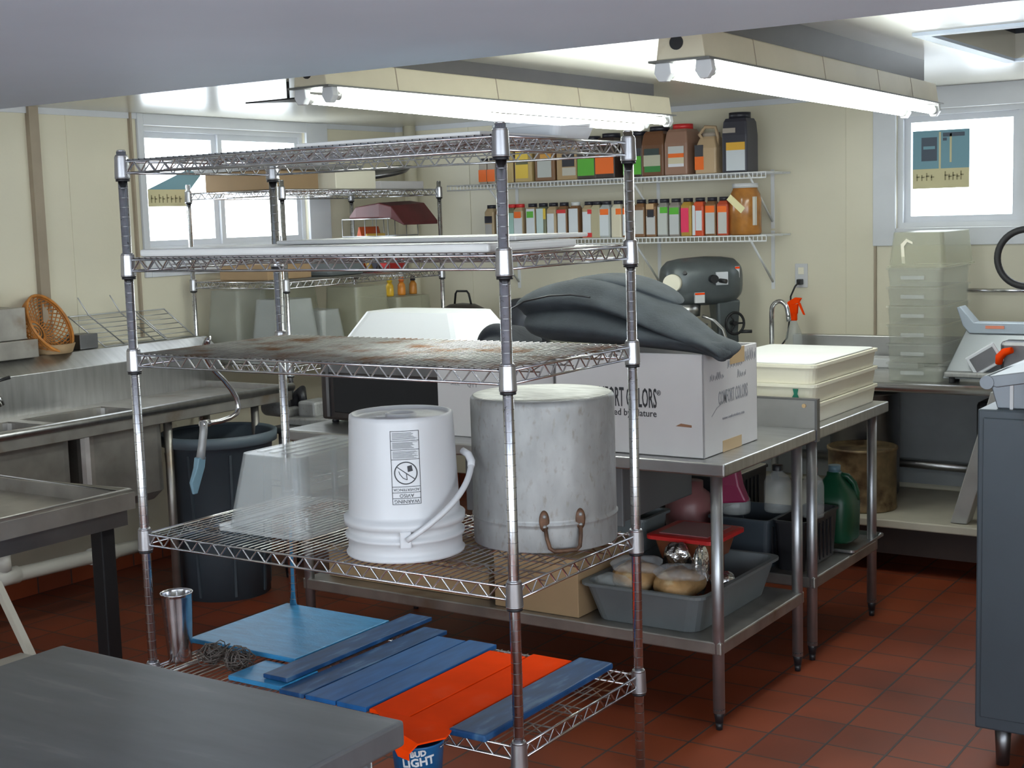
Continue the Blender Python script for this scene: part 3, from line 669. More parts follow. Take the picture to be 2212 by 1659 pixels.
for x, y in ((x1-.09, y1-.07), (x0+.07, y1-.07), (x0+.07, y0+.07), (x1-.09, y0+.07)):
    MB().box((x-.028, y-.028, 0), (x+.028, y+.028, dz-.11)).build('leg', black_paint, t, bevel=.004)

# ------------------------------------------------------------------ three-bowl sink on the left wall
t = thing('sink_unit', 'long stainless sink unit with deep bowls and drainboard along the left wall', 'sink', (-5.2, 3.9, 0))
FX, FZ, SY_0, SY_1 = -4.765, .95, 1.4, 5.175
bowls = ((2.35, 2.82), (2.87, 3.34), (3.39, 3.86), (3.92, 4.38))
mb = MB()
mb.box((-5.38, SY_0, FZ-.04), (-5.27, SY_1, FZ-.03)); mb.box((-4.84, SY_0, FZ-.04), (FX-.03, SY_1, FZ-.03))
prev = SY_0
for a, b in bowls+((SY_1, SY_1),):
    mb.box((-5.27, prev, FZ-.04), (-4.84, a, FZ-.03)); prev = b
mb.build('deck', steel_dull, t)
MB().cyl((FX-.012, SY_0, FZ-.008), (FX-.012, SY_1, FZ-.008), .020, n=16).build('rolled_rim', steel, t)
MB().box((FX-.032, SY_0, FZ-.075), (FX-.014, SY_1, FZ-.01)).box((-5.38, SY_1-.02, FZ-.07), (FX-.02, SY_1, FZ-.0)).build('front_apron', steel_dull, t, bevel=.003)
MB().prism([(-5.385, SY_0, FZ-.06), (-5.37, SY_0, FZ-.06), (-5.37, SY_0, 1.105), (-5.47, SY_0, 1.172), (-5.645, SY_0, 1.172), (-5.645, SY_0, 1.16), (-5.475, SY_0, 1.160), (-5.385, SY_0, 1.098)], (0, SY_1+.1-SY_0, 0)).build('backsplash', steel, t, bevel=.002)
for a, b in bowls:
    m = MB(); r_ = .05; zt, zb = FZ-.035, .52
    def q(z_, i): return m.rrect(z_, -5.27+i, a+i, -4.84-i, b-i, r_)
    secs = [q(zb+.012, .03), q(zb+.04, .01), q(zt, .004), q(zt, 0), q(zb+.04, -.006+.006), q(zb, .03)]
    m.loft(secs, sm=False)
    bo = m.build('bowl', steel_dull, t)
    MB().cyl((-5.05, (a+b)/2, zb), (-5.05, (a+b)/2, zb-.06), .035, n=16).build('drain', steel_dark, bo)
for x, y in ((-5.3, 5.08), (-4.84, 4.965), (-5.3, 3.365), (-4.86, 4.415), (-5.3, 1.5), (-4.85, 1.5)):
    MB().cyl((x, y, 0), (x, y, FZ-.04), .02, n=14).build('leg', steel_dull, t)
t = thing('sink_faucet', 'chrome faucet on the sink backsplash at the left edge', 'faucet', (-5.36, 3.86, 1.02))
MB().cyl((-5.37, 3.80, 1.06), (-5.30, 3.80, 1.06), .022, n=14).cyl((-5.30, 3.60, 1.06), (-5.30, 3.84, 1.06), .017, n=14).build('body', chrome, t)
MB().tube([(-5.30, 3.82, 1.06), (-5.29, 3.83, 1.02), (-5.28, 3.84, .99)], [.018, .022, .016], n=12).build('valve', chrome, t)
MB().tube([(-5.30, 3.82, 1.07), (-5.30, 3.83, 1.10), (-5.29, 3.90, 1.112)], [.012, .007, .009], n=10).build('lever', black_pl, t)
MB().tube([(-5.30, 3.62, 1.06), (-5.2, 3.61, 1.10), (-5.1, 3.60, 1.09), (-5.05, 3.60, 1.04)], .012, n=10).build('spout', chrome, t)

# drain pipes
t = thing('drain_pipe', 'white plastic drain pipe run under the sink bowls', 'pipe', (-5.05, 3.3, .25))
mb = MB().cyl((-5.05, 2.3, .33), (-5.05, 4.38, .270), .032, n=16).build('main_pipe', pvc, t)
for y, zz in ((2.6, .322), (3.1, .308), (3.62, .293), (4.15, .278)):
    MB().cyl((-5.05, y, zz), (-5.05, y, .46), .028, n=14).cyl((-5.05, y, zz+.03), (-5.05, y, zz+.10), .036, n=14).cyl((-5.05, y-.07, zz+.002), (-5.05, y+.07, zz-.002), .038, n=14).build('tee', pvc, t)

# trash can
TX, TY = -4.83, 4.70
t = thing('trash_can', 'large round dark grey trash can beneath the drainboard', 'trash can', (TX, TY, 0))
prof = [(0, .01), (.20, .01), (.205, 0), (.212, .0), (.222, .25), (.252, .72), (.268, .735), (.275, .745), (.275, .775), (.268, .78), (.25, .77), (.20, .02), (0, .02)]
MB().lathe(prof, (TX, TY, 0), n=56).build('body', can_grey, t)
MB().lathe([(.255, .728), (.277, .735), (.279, .78), (.268, .785), (.258, .775)], (TX, TY, 0), n=56).build('rim', can_rim, t)
for a in range(0, 360, 45):
    m = MB(); m.M = Matrix.Translation((TX, TY, 0)) @ Matrix.Rotation(math.radians(a+12), 4, 'Z'); m.hexa([(.208, -.006, .02), (.220, -.006, .02), (.220, .006, .02), (.208, .006, .02)], [(.246, -.006, .70), (.256, -.006, .70), (.256, .006, .70), (.246, .006, .70)])
    m.build('rib', can_grey, t)

# folding step ladder, only its rear frame in view
t = thing('step_ladder', 'beige metal folding ladder frame cut by the left edge', 'ladder', (-3.0, 2.2, 0))
for p, q_ in (((-3.33, 2.36, .79), (-2.80, 2.36, .01)), ((-3.33, 2.02, .79), (-2.80, 2.02, .01))):
    p = Vector(p); q_ = Vector(q_); m = MB(); m.hexa([q_+Vector(v) for v in ((-.012, -.01, 0), (.012, -.01, 0), (.012, .01, 0), (-.012, .01, 0))], [p+Vector(v) for v in ((-.012, -.01, 0), (.012, -.01, 0), (.012, .01, 0), (-.012, .01, 0))])
    m.build('rail', mat('beige_ladder_paint', (.36, .33, .27), .5), t)
for f in (.25, .55, .85):
    a = Vector((-3.33, 2.35, .79)).lerp(Vector((-2.80, 2.35, .01)), f); b = a+Vector((0, -.32, 0)); MB().box((a.x-.03, b.y, a.z-.010), (a.x+.03, a.y, a.z+.006)).build('step', mat('beige_ladder_paint', (.36, .33, .27), .5), t)

# ------------------------------------------------------------------ things on the sink ledge
LZ = 1.172
t = thing('wicker_basket', 'orange woven basket leaning on the sink ledge', 'basket', (-5.54, 4.31, LZ), local=True)
tilt = Matrix.Translation((.03, 0, .145)) @ Matrix.Rotation(math.radians(-32), 4, 'X') @ Matrix.Rotation(math.radians(58), 4, 'Y')
mb = MB(); mb.M = tilt; Rr, dp = .150, .085
for k in range(34):
    for sg in (-1, 1):
        a0 = 2*PI*k/34; pts_ = []
        for i in range(9):
            f = i/8; r_ = .045+(Rr-.045)*math.sin(f*PI/2)**.8; a = a0+sg*f*.9; pts_.append((r_*math.cos(a), r_*math.sin(a), -dp*(1-f**2)))
        mb.tube(pts_, .0028, n=4)
mb.build('weave', wicker, t)
mb = MB(); mb.M = tilt
for rr_, zz, q_ in ((Rr, 0, .007), (Rr*.99, -.011, .005), (.05, -dp, .004), (.03, -dp, .004), (.012, -dp, .004)): mb.tube([(rr_*math.cos(2*PI*i/36), rr_*math.sin(2*PI*i/36), zz) for i in range(36)], q_, n=6, closed=True)
mb.build('rim', wicker, t)
solo('wicker_tray', MB().lathe([(0, 0), (.09, 0), (.10, .004), (.115, .045), (.11, .047), (.095, .01), (0, .008)], (-5.53, 4.32, LZ), n=36), card, 'pale wicker tray under the leaning orange basket', 'tray', (-5.53, 4.32, LZ))
for (a, b, lab) in (((-5.64, 3.75, LZ), (-5.43, 4.175, LZ+.085), 'long grey metal box at the left end of the sink ledge, the lowest'),
                    ((-5.64, 3.74, LZ+.086), (-5.45, 4.13, LZ+.235), 'tall grey metal box stacked on the long one on the sink ledge'),
                    ((-5.63, 3.85, LZ+.236), (-5.50, 4.01, LZ+.31), 'small grey box with a dark slot on top of the stack by the left edge')):
    t = thing('metal_box', lab, 'box', ((a[0]+b[0])/2, (a[1]+b[1])/2, a[2]), group='grey boxes on the sink ledge')
    MB().box(a, b).build('body', steel_dull, t, bevel=.004)
    if 'small' in lab: MB().box((b[0]-.001, 3.90, a[2]+.02), (b[0]+.002, 3.93, a[2]+.06)).build('slot', black_hole, t)
solo('metal_plate', MB().box((-5.60, 4.47, LZ+.002), (-5.50, 4.58, LZ+.075)), steel_dark, 'small grey metal block between the basket and the wire grids', 'block', (-5.55, 4.52, LZ), bevel=.003)
# two leaning wire grids
def grid(label, y0, y1, dx, h, nb, lean, endy):
    t = thing('wire_grid', label, 'rack', (-5.5, (y0+y1)/2, LZ))
    def P(y, f): return Vector((-5.50-dx*f, y+lean*f, LZ+.005+h*f))
    m = MB(); m.tube([P(y0, 0), P(y0, 1), P(y1, 1), P(y1, 0)], .004, n=8, closed=True); m.build('frame', galv, t)
    m = MB()
    for i in range(1, nb): m.cyl(P(y0, i/nb), P(y1, i/nb), .0022, n=6)
    m.build('wires', galv, t)
    for y in endy:
        p0, p1 = P(y, 0)+Vector((.006, 0, 0)), P(y, 1.0)+Vector((.006, 0, 0)); p2 = p1+Vector((0, -.06, .09)); MB().tube([p0, p1, p2], .0035, n=6).build('upright', galv, t)
grid('wide wire rack grid leaning on the left wall above the sink, bent uprights showing', 4.62, 5.02, .10, .155, 7, -.13, (4.74, 4.94))
grid('smaller wire grid leaning at the right end of the sink ledge', 5.03, 5.22, .10, .15, 6, -.11, ())

# ------------------------------------------------------------------ cartons, jacket and appliances on the first table
t = thing('carton', 'open white cardboard carton printed COMFORT COLORS, front right on the long table', 'box', (-2.31, 4.4, TH))
X0, X1, Y0, Y1, Z0, Z1 = -2.605, -2.025, 4.185, 4.625, TH+.001, 1.283
mb = MB()
mb.box((X0, Y0, Z0), (X1, Y1, Z0+.006))
for a, b in (((X0, Y0), (X1, Y0+.007)), ((X0, Y1-.007), (X1, Y1)), ((X0, Y0), (X0+.007, Y1)), ((X1-.007, Y0), (X1, Y1))): mb.box((*a, Z0), (*b, Z1))
mb.build('body', white_card, t, bevel=.003)
fm = lambda u, v: wallM((X0+u, Y0-.0005, Z0+v), (1, 0, 0), (0, 0, 1))
rm = lambda u, v: wallM((X1+.0005, Y0+u, Z0+v), (0, 1, 0), (0, 0, 1))
text_mesh('COMFORT COLORS', .094, fm(.268, .193), bold=.0012, width=.272).build('printed_name', ink, t)
text_mesh('\u00ae', .026, fm(.413, .215), sx=.8).build('printed_mark', ink, t)
text_mesh('Inspired by Nature', .034, fm(.285, .143), bold=.0002, width=.235).build('printed_slogan', ink, t)
text_mesh('COMFORT COLORS', .066, rm(.235, .190) @ Matrix.Rotation(.02, 4, 'Z'), bold=.0005, width=.24).build('printed_name', grey_ink, t)
text_mesh('www.comfortcolors.com', .016, rm(.235, .118), width=.18).build('printed_address', grey_ink, t)
def strokes(M, pts_list, w=.0022, m_=ink, name='handwriting'):
    mb = MB(); mb.M = M
    for pl in pts_list:
        for a, b in zip(pl, pl[1:]):
            a = Vector((*a, 0)); b = Vector((*b, 0)); d = (b-a)
            if d.length < 1e-6: continue
            n_ = Vector((-d.y, d.x, 0)).normalized()*w/2; mb.prism([a-n_, b-n_, b+n_, a+n_], (0, 0, .0006))
    return mb.build(name, m_, t)
rn = random.Random(5)
lst = []
for (ux_, vy, wd, ht) in ((.19, .285, .12, .035), (.30, .295, .12, .045), (.27, .245, .06, .03), (.05, .255, .10, .03)):
    x = ux_
    while x < ux_+wd:
        lst.append([(x, vy), (x+.005, vy+ht*rn.uniform(.5, 1)), (x+.010, vy+ht*.1), (x+.014, vy+ht*rn.uniform(.3, .9))]); x += rn.uniform(.016, .024)
strokes(rm(0, 0), lst, .0020, grey_ink)
strokes(rm(0, 0), [[(.06, .135), (.10, .16), (.14, .17), (.17, .185)]], .002, grey_ink, 'pen_line')
MB().box((X1, Y0+.145, Z0), (X1+.0012, Y0+.30, Z0+.040)).build('packing_tape', tape, t)
MB().box((X1, Y0+.21, Z1-.055), (X1+.0012, Y0+.33, Z1)).build('packing_tape', tape, t)
MB().prism([(X0+.475, Y0-.0006, Z0+.106), (X0+.535, Y0-.0006, Z0+.104), (X0+.535, Y0-.0006, Z0+.112), (X0+.495, Y0-.0006, Z0+.116)], (0, .0005, 0)).build('tear', tear, t)
MB().box((X0+.24, Y0-.001, Z1-.025), (X0+.255, Y0, Z1-.008)).build('hand_hole', black_hole, t)

t = thing('carton', 'second white carton with faint grey print, partly behind the bucket and stock pot', 'box', (-2.92, 4.45, TH))
MB().box((-3.185, 4.26, TH+.001), (-2.66, 4.70, 1.235)).build('body', white_card, t, bevel=.003)
text_mesh('SIZE', .024, wallM((-3.10, 4.2595, 1.135), (1, 0, 0), (0, 0, 1))).build('printed_text', grey_ink, t)
text_mesh('QTY', .024, wallM((-3.02, 4.2595, 1.13), (1, 0, 0), (0, 0, 1))).build('printed_text', grey_ink, t)

# charcoal fleece jacket heaped on the carton
def blob(mb, secs, n=20, seed=0, amp=.012):
    """secs: (centre, half width y, half height z, yaw) lofted along x"""
    rn = random.Random(seed); ph = [rn.uniform(0, 6) for _ in range(6)]; R_ = []
    for k, (c_, hy, hz, ya) in enumerate(secs):
        ring = []
        for i in range(n):
            a = 2*PI*i/n; f = 1+amp/max(hz, .03)*(math.sin(3*a+ph[0]+k*.8)+.6*math.sin(5*a+ph[1]-k*.5))*.5
            oy, oz = hy*math.cos(a)*f, hz*math.sin(a)*f
            ring.append((c_[0]-oy*math.sin(ya), c_[1]+oy*math.cos(ya), c_[2]+oz))
        R_.append(ring)
    mb.loft(R_, sm=True)
t = thing('jacket', 'charcoal grey fleece jacket heaped over the open carton', 'clothing', (-2.3, 4.4, 1.285))
mb = MB()
blob(mb, [((-2.80, 4.36, 1.36), .03, .02, 0), ((-2.775, 4.36, 1.375), .14, .045, 0), ((-2.70, 4.37, 1.37), .20, .072, .05), ((-2.55, 4.38, 1.375), .22, .085, .05), ((-2.42, 4.38, 1.365), .22, .080, 0), ((-2.28, 4.36, 1.340), .21, .06, 0),
          ((-2.15, 4.32, 1.320), .15, .040, -.1), ((-2.03, 4.27, 1.305), .10, .030, -.2), ((-1.96, 4.23, 1.300), .08, .03, -.3), ((-1.945, 4.20, 1.28), .03, .02, -.3)], seed=1, amp=.010)
mb.build('lower_fold', cloth, t, sub=2)
mb = MB()
blob(mb, [((-2.83, 4.36, 1.420), .04, .02, 0), ((-2.80, 4.37, 1.430), .15, .045, 0), ((-2.72, 4.39, 1.445), .20, .062, .05), ((-2.60, 4.41, 1.462), .22, .068, .05), ((-2.47, 4.41, 1.462), .22, .062, 0), ((-2.34, 4.38, 1.432), .20, .052, 0),
          ((-2.20, 4.32, 1.378), .14, .042, -.1), ((-2.09, 4.27, 1.335), .10, .034, -.15), ((-2.00, 4.22, 1.308), .06, .028, -.3), ((-1.96, 4.19, 1.292), .05, .026, -.3), ((-1.945, 4.18, 1.275), .025, .015, -.3)], seed=2, amp=.010)
mb.build('upper_fold', cloth, t, sub=2)
mb = MB()
blob(mb, [((-2.74, 4.45, 1.47), .02, .01, .1), ((-2.70, 4.45, 1.495), .10, .02, .1), ((-2.60, 4.46, 1.518), .13, .024, 0), ((-2.48, 4.46, 1.518), .14, .024, 0), ((-2.36, 4.44, 1.492), .12, .022, -.1), ((-2.26, 4.42, 1.455), .08, .015, -.1), ((-2.22, 4.41, 1.435), .03, .01, -.1)], seed=5, amp=.006)
mb.build('hood', cloth, t, sub=2)
mb = MB().tube([(-2.80, 4.21, 1.425), (-2.72, 4.175, 1.455), (-2.62, 4.185, 1.475), (-2.54, 4.20, 1.478), (-2.46, 4.195, 1.470)], .0035, n=6); mb.build('zip', black_pl, t)

t = thing('apron', 'crumpled black cloth between the translucent bin and the jacket', 'clothing', (-2.97, 4.42, 1.236))
mb = MB()
blob(mb, [((-3.10, 4.42, 1.255), .02, .01, 0), ((-3.07, 4.42, 1.270), .10, .030, .2), ((-3.02, 4.40, 1.290), .13, .05, .3), ((-2.96, 4.42, 1.292), .12, .055, -.2), ((-2.91, 4.42, 1.275), .13, .04, .2), ((-2.86, 4.42, 1.262), .10, .02, 0), ((-2.84, 4.42, 1.25), .02, .01, 0)], seed=8, amp=.03, n=26)
mb.build('cloth', cloth2, t, sub=2)

# dark countertop oven with a translucent bin on it
t = thing('countertop_oven', 'dark brown countertop oven behind the bucket on the long table', 'oven', (-3.55, 4.5, TH))
MB().box((-3.84, 4.33, TH+.015), (-3.20, 4.80, 1.205)).build('body', dark_m, t, bevel=.012)
MB().box((-3.76, 4.316, TH+.05), (-3.22, 4.331, 1.13)).build('door', black_paint, t, bevel=.004)
MB().box((-3.82, 4.322, 1.145), (-3.22, 4.331, 1.195)).build('control_strip', steel_dark, t)
MB().box((-3.80, 4.318, TH+.03), (-3.785, 4.331, 1.19)).build('edge_strip', steel_dark, t)
for x in (-3.81, -3.25):
    for y in (4.38, 4.75): MB().cyl((x, y, TH), (x, y, TH+.016), .015, n=10).build('foot', black_pl, t)
t = thing('storage_bin', 'bright milky plastic bin with sloping sides standing on the dark oven', 'storage bin', (-3.45, 4.55, 1.206))
mb = MB(); mb.bin(-3.80, 4.34, -3.10, 4.80, 1.206, 1.385, taper=.10, lip=.014, t=.004, r=.06, inv=True); mb.build('body', milky, t)

# meat grinder / slicer at the left end of the long table
EX0, EX1, EZ = -4.77, -4.22, .765
work_table('equipment_stand', 'small low steel stand behind the trash can carrying the grey food slicer', EX0, 4.99, EX1, 5.45, EZ, shelf=.25, lip=.035, legs=((EX0+.04, 5.03), (EX1-.04, 5.03), (EX1-.04, 5.41), (EX0+.04, 5.41)), lr=.016)
t = thing('food_slicer', 'grey food slicer with a round black cover on the low stand behind the trash can', 'slicer', (-4.6, 5.2, EZ+.002))
Z0_ = EZ+.002
MB().prism([(-4.75, 5.06, Z0_), (-4.25, 5.06, Z0_), (-4.25, 5.06, Z0_+.05), (-4.75, 5.06, Z0_+.03)], (0, .36, 0)).build('base', alu, t, bevel=.008)
MB().box((-4.70, 5.12, Z0_+.03), (-4.585, 5.28, Z0_+.112)).build('carriage', alu, t, bevel=.014)
MB().lathe([(0, .045), (.085, .045), (.09, .055), (.09, .15), (.078, .165), (0, .168)], (-4.59, 5.33, Z0_), n=32).build('motor_cover', black_pl, t)
MB().tube([(-4.80, 5.22, Z0_+.04), (-4.79, 5.21, Z0_+.12), (-4.74, 5.20, Z0_+.155), (-4.715, 5.19, Z0_+.09)], [.028, .028, .026, .016], n=12).build('arm', black_pl, t)
MB().cyl((-5.00, 5.22, Z0_+.055), (-4.84, 5.20, Z0_+.055), .045, .045, n=24).build('end_housing', alu, t, bevel=.008)
MB().box((-4.79, 5.10, Z0_+.025), (-4.745, 5.20, Z0_+.075)).build('guard', alu, t, bevel=.015)

# ------------------------------------------------------------------ dough trays on the second table
t0 = None
for i, lab in enumerate(('cream dough tray at the bottom of the stack behind the splash panel', 'cream dough tray in the middle of the stack, green tag on its side', 'cream dough tray on top of the stack with its white interior showing')):
    zb = TH+.001+i*.0755
    if t0 is None:
        t0 = thing('dough_tray', lab, 'tray', (-2.22, 5.41, zb), group='stacked cream dough trays', local=True)
        m = MB(); m.bin(-.245, -.36, .245, .36, 0, .0750, taper=.008, lip=.008, t=.006, r=.035, lip2=.012); m.build('body', cream_pl, t0)
    else: t0 = dup(t0, (-2.22, 5.41, zb), label=lab)
top_tray = [o for o in bpy.data.objects if o.get('label', '').startswith('cream dough tray on top')][0]; mid_tray = [o for o in bpy.data.objects if o.get('label', '').startswith('cream dough tray in the middle')][0]
ORG[top_tray.name_full] = Vector(top_tray.location); ORG[mid_tray.name_full] = Vector(mid_tray.location)
MB().loft([MB().rrect(TH+.2275, -2.455, 5.06, -1.985, 5.76, .03), MB().rrect(TH+.2315, -2.455, 5.06, -1.985, 5.76, .03)]).build('lid', board_white, top_tray)
MB().prism([(-2.06, 5.036, TH+.080), (-2.035, 5.036, TH+.080), (-2.033, 5.036, TH+.10), (-2.040, 5.036, TH+.115), (-2.036, 5.036, TH+.135), (-2.058, 5.036, TH+.135), (-2.053, 5.036, TH+.115), (-2.062, 5.036, TH+.10)], (0, .004, 0)).build('clip_tag', green_tag, mid_tray)

# ------------------------------------------------------------------ under the work tables
z = .311
t = thing('carton', 'plain brown cardboard box, the right one on the undershelf of the long table', 'box', (-2.7, 4.4, z))
MB().box((-2.90, 4.19, z), (-2.535, 4.62, z+.215)).build('body', card, t, bevel=.003)
t = thing('carton', 'low brown cardboard box, the left one on the undershelf of the long table', 'box', (-3.4, 4.4, z))
MB().box((-3.76, 4.24, z), (-2.96, 4.70, z+.12)).build('body', card, t, bevel=.003)
t = thing('bus_tub', 'grey plastic bus tub full of bags and foil under the long table', 'tub', (-2.26, 4.5, z))
m = MB(); m.bin(-2.515, 4.185, -2.045, 4.85, z, z+.140, taper=.035, lip=.014, t=.005, r=.05); m.build('body', tub_grey, t)
def lump(name, lab, cat, c_, r_, m_, sd, sz=(1, 1, 1), group=None, n=22):
    rn = random.Random(sd); mb = MB(); ph = [rn.uniform(0, 6) for _ in range(8)]; prof = []
    R_ = []
    for i in range(1, 10):
        th = PI*i/10; ring = []
        for j in range(n):
            a = 2*PI*j/n; f = 1+.10*math.sin(3*a+ph[0]+2*th)+.07*math.sin(7*a+ph[1]-3*th)+.05*math.sin(11*a+ph[2]+5*th)
            ring.append((c_[0]+r_*sz[0]*math.sin(th)*math.cos(a)*f, c_[1]+r_*sz[1]*math.sin(th)*math.sin(a)*f, c_[2]-r_*sz[2]*math.cos(th)*f))
        R_.append(ring)
    mb.loft(R_, sm=True)
    return solo(name, mb, m_, lab, cat, (c_[0], c_[1], c_[2]-r_*sz[2]), group, sub=1)
lump('bread_bag', 'bag of golden rolls in clear wrap, left in the grey bus tub', 'bag', (-2.385, 4.36, z+.135), .10, bread, 11, (1.0, 1.0, .55))
lump('bread_bag', 'bag of golden rolls in clear wrap, right in the grey bus tub', 'bag', (-2.215, 4.35, z+.13), .095, bread, 12, (1.0, 1.1, .6))
lump('plastic_wrap', 'crinkled clear wrap lying over the right bag of rolls', 'wrap', (-2.19, 4.33, z+.178), .075, mat('crinkled_clear_wrap', (.8, .82, .85), .12, alpha=.25, bump=1.0, bscale=25), 31, (1.3, 1.2, .35))
lump('plastic_wrap', 'crinkled clear wrap lying over the left bag of rolls', 'wrap', (-2.37, 4.34, z+.185), .08, mat('crinkled_clear_wrap', (.8, .82, .85), .12, alpha=.25, bump=1.0, bscale=25), 32, (1.2, 1.2, .35))
lump('plastic_wrap', 'crumpled clear plastic wrap with blue print at the left of the bus tub', 'wrap', (-2.42, 4.27, z+.125), .07, clear_thin, 13, (1.3, .8, .5))
for i, (cc, r_, sz_, lab) in enumerate((((-2.30, 4.52, z+.18), .055, (1.0, .7, 1.0), 'crumpled silver foil standing behind the bread rolls'),
                                        ((-2.16, 4.42, z+.17), .075, (.35, .7, 1.2), 'curved strip of silver foil leaning beside the table leg'),
                                        ((-2.11, 4.50, z+.12), .045, (1.2, 1, .7), 'small silver foil scrap at the right side of the bus tub'))):
    lump('foil_scrap', lab, 'foil', cc, r_, foil, 20+i, sz_, 'silver foil in the bus tub')
# red-lidded container behind the tub
t = thing('food_container', 'amber food container with a bright red lid behind the bus tub', 'container', (-2.32, 4.72, z+.0))
m = MB(); m.loft([m.rrect(z+.145, -2.42, 4.60, -2.22, 4.81, .025), m.rrect(z+.225, -2.44, 4.585, -2.20, 4.83, .025)], sm=False); m.build('body', mat('amber_contents', (.20, .06, .025), .4), t)
m = MB(); m.box((-2.40, 4.62, z), (-2.24, 4.79, z+.145)); m.build('base', mat('amber_contents', (.20, .06, .025), .4), t)
m = MB(); m.loft([m.rrect(z+.222, -2.465, 4.565, -2.175, 4.855, .03), m.rrect(z+.236, -2.465, 4.565, -2.175, 4.855, .03), m.rrect(z+.240, -2.450, 4.58, -2.19, 4.84, .025)]); m.build('lid', red_pl, t)
m = MB(); m.box((-2.42, 4.605, z+.240), (-2.22, 4.815, z+.243)); m.build('lid_panel', mat('pinkish_lid_panel', (.30, .11, .12), .3), t)
# upright grey metal pans hanging behind the rack corner
dr_ = MB().box((-3.05, 4.28, .655), (-2.40, 4.85, TH-.046)).build('drawer', mat('grey_painted_steel', (.13, .135, .14), .45, .2), wt, bevel=.006)
MB().box((-3.07, 4.265, .645), (-2.385, 4.28, TH-.065)).build('drawer_front', mat('grey_painted_steel', (.13, .135, .14), .45, .2), dr_, bevel=.004)
t = thing('plastic_tub', 'stack of grey plastic tubs below the drawer on the undershelf', 'tub', (-2.72, 4.78, z))
m = MB(); m.bin(-2.95, 4.66, -2.52, 4.88, z, z+.27, taper=.02, r=.03); m.build('body', tub_grey, t)
t = thing('glass_jar', 'pinkish translucent jar beside the red-lidded container', 'jar', (-2.55, 5.12, .336))
MB().lathe([(0, 0), (.085, 0), (.095, .01), (.10, .22), (.085, .26), (.06, .28), (.06, .31), (0, .31)], (-2.56, 5.14, .336), n=32).build('body', mat('pinkish_plastic', (.32, .13, .13), .35, alpha=.8), t)
t = thing('dustpan', 'magenta plastic scoop hanging from the corner of the long table', 'scoop', (-2.16, 4.71, .66))
m = MB(); m.loft([[(-2.20, 4.70, .880), (-2.16, 4.70, .880), (-2.16, 4.74, .880), (-2.20, 4.74, .880)], [(-2.225, 4.69, .74), (-2.13, 4.69, .74), (-2.13, 4.74, .74), (-2.225, 4.74, .74)], [(-2.215, 4.69, .665), (-2.10, 4.69, .68), (-2.10, 4.73, .68), (-2.215, 4.73, .665)]]); m.build('pan', purple, t, bevel=.008)
z = .336
for x0, y0, x1, y1, h, lab in ((-2.42, 5.03, -2.16, 5.34, .20, 'dark crate, the near left one on the undershelf of the second table'), (-2.15, 5.06, -2.02, 5.42, .20, 'black ribbed crate at the right edge of the second table undershelf'),
                               (-2.80, 5.30, -2.44, 5.68, .30, 'cardboard-topped dark crate at the back of the second table undershelf')):
    t = thing('crate', lab, 'crate', ((x0+x1)/2, (y0+y1)/2, z), group='dark crates under the second table')
    m = MB(); m.bin(x0, y0, x1, y1, z, z+h, taper=.01, r=.02, lip=.006); m.build('body', can_grey if 'left' in lab else black_pl, t)
    m = MB()
    for k in range(7): m.box((x1-.001, y0+.03+k*.04, z+.02), (x1+.005, y0+.042+k*.04, z+h-.03))
    m.build('ribs', black_pl, t)
solo('paper_sheet', MB().box((-2.80, 5.32, z+.301), (-2.44, 5.66, z+.306)), cream_pl, 'pale sheet lying on the back crate under the second table', 'sheet', (-2.6, 5.5, z+.301))
def bottle(name, lab, x, y, z0, r, h, bm_, cm, cat='bottle', lbl=None):
    t = thing(name, lab, cat, (x, y, z0))
    MB().lathe([(0, 0), (r*.95, 0), (r, .008), (r, h*.62), (r*.85, h*.74), (r*.36, h*.86), (r*.34, h*.9), (0, h*.9)], (x, y, z0), n=28).build('body', bm_, t)
    MB().lathe([(r*.40, h*.88), (r*.40, h*.99), (r*.36, h), (0, h)], (x, y, z0), n=20).build('cap', cm, t)
    return t
bottle('bottle', 'clear bottle with a red cap between the table legs', -2.035, 5.18, .537, .045, .20, clear_thin, red_pl)
bottle('bottle', 'dark bottle with a black cap beside the red capped bottle', -2.20, 5.22, .537, .055, .19, clear_pl, black_pl)
bottle('bottle', 'short clear jar with a black lid on the crates under the second table', -2.34, 5.12, .537, .06, .09, clear_pl, black_pl)
# green jug
GX, GY = -2.095, 5.58
t = thing('jug', 'dark green plastic jug with a side handle and grey cap on the second table undershelf', 'jug', (GX, GY, z+.02))
m = MB(); m.lathe([(0, 0), (.085, 0), (.092, .012), (.095, .16), (.085, .205), (.05, .25), (.03, .275), (.028, .29), (0, .29)], (GX, GY, z+.02), n=32, sq=4); m.build('body', green_pl, t)
MB().tube([(GX+.018, GY+.01, z+.295), (GX+.05, GY+.02, z+.29), (GX+.075, GY+.03, z+.26), (GX+.085, GY+.035, z+.22), (GX+.084, GY+.035, z+.19)], .013, n=10).build('handle', green_pl, t)
MB().cyl((GX, GY, z+.31), (GX, GY, z+.338), .026, n=20).build('cap', pale_blue, t)
t = thing('sheet_pan', 'thin metal pan lying under the green jug', 'pan', (-2.15, 5.55, z))
m = MB(); m.bin(-2.40, 5.42, -1.95, 5.78, z, z+.018, taper=.008, lip=.004, t=.002, r=.02); m.build('body', steel, t)

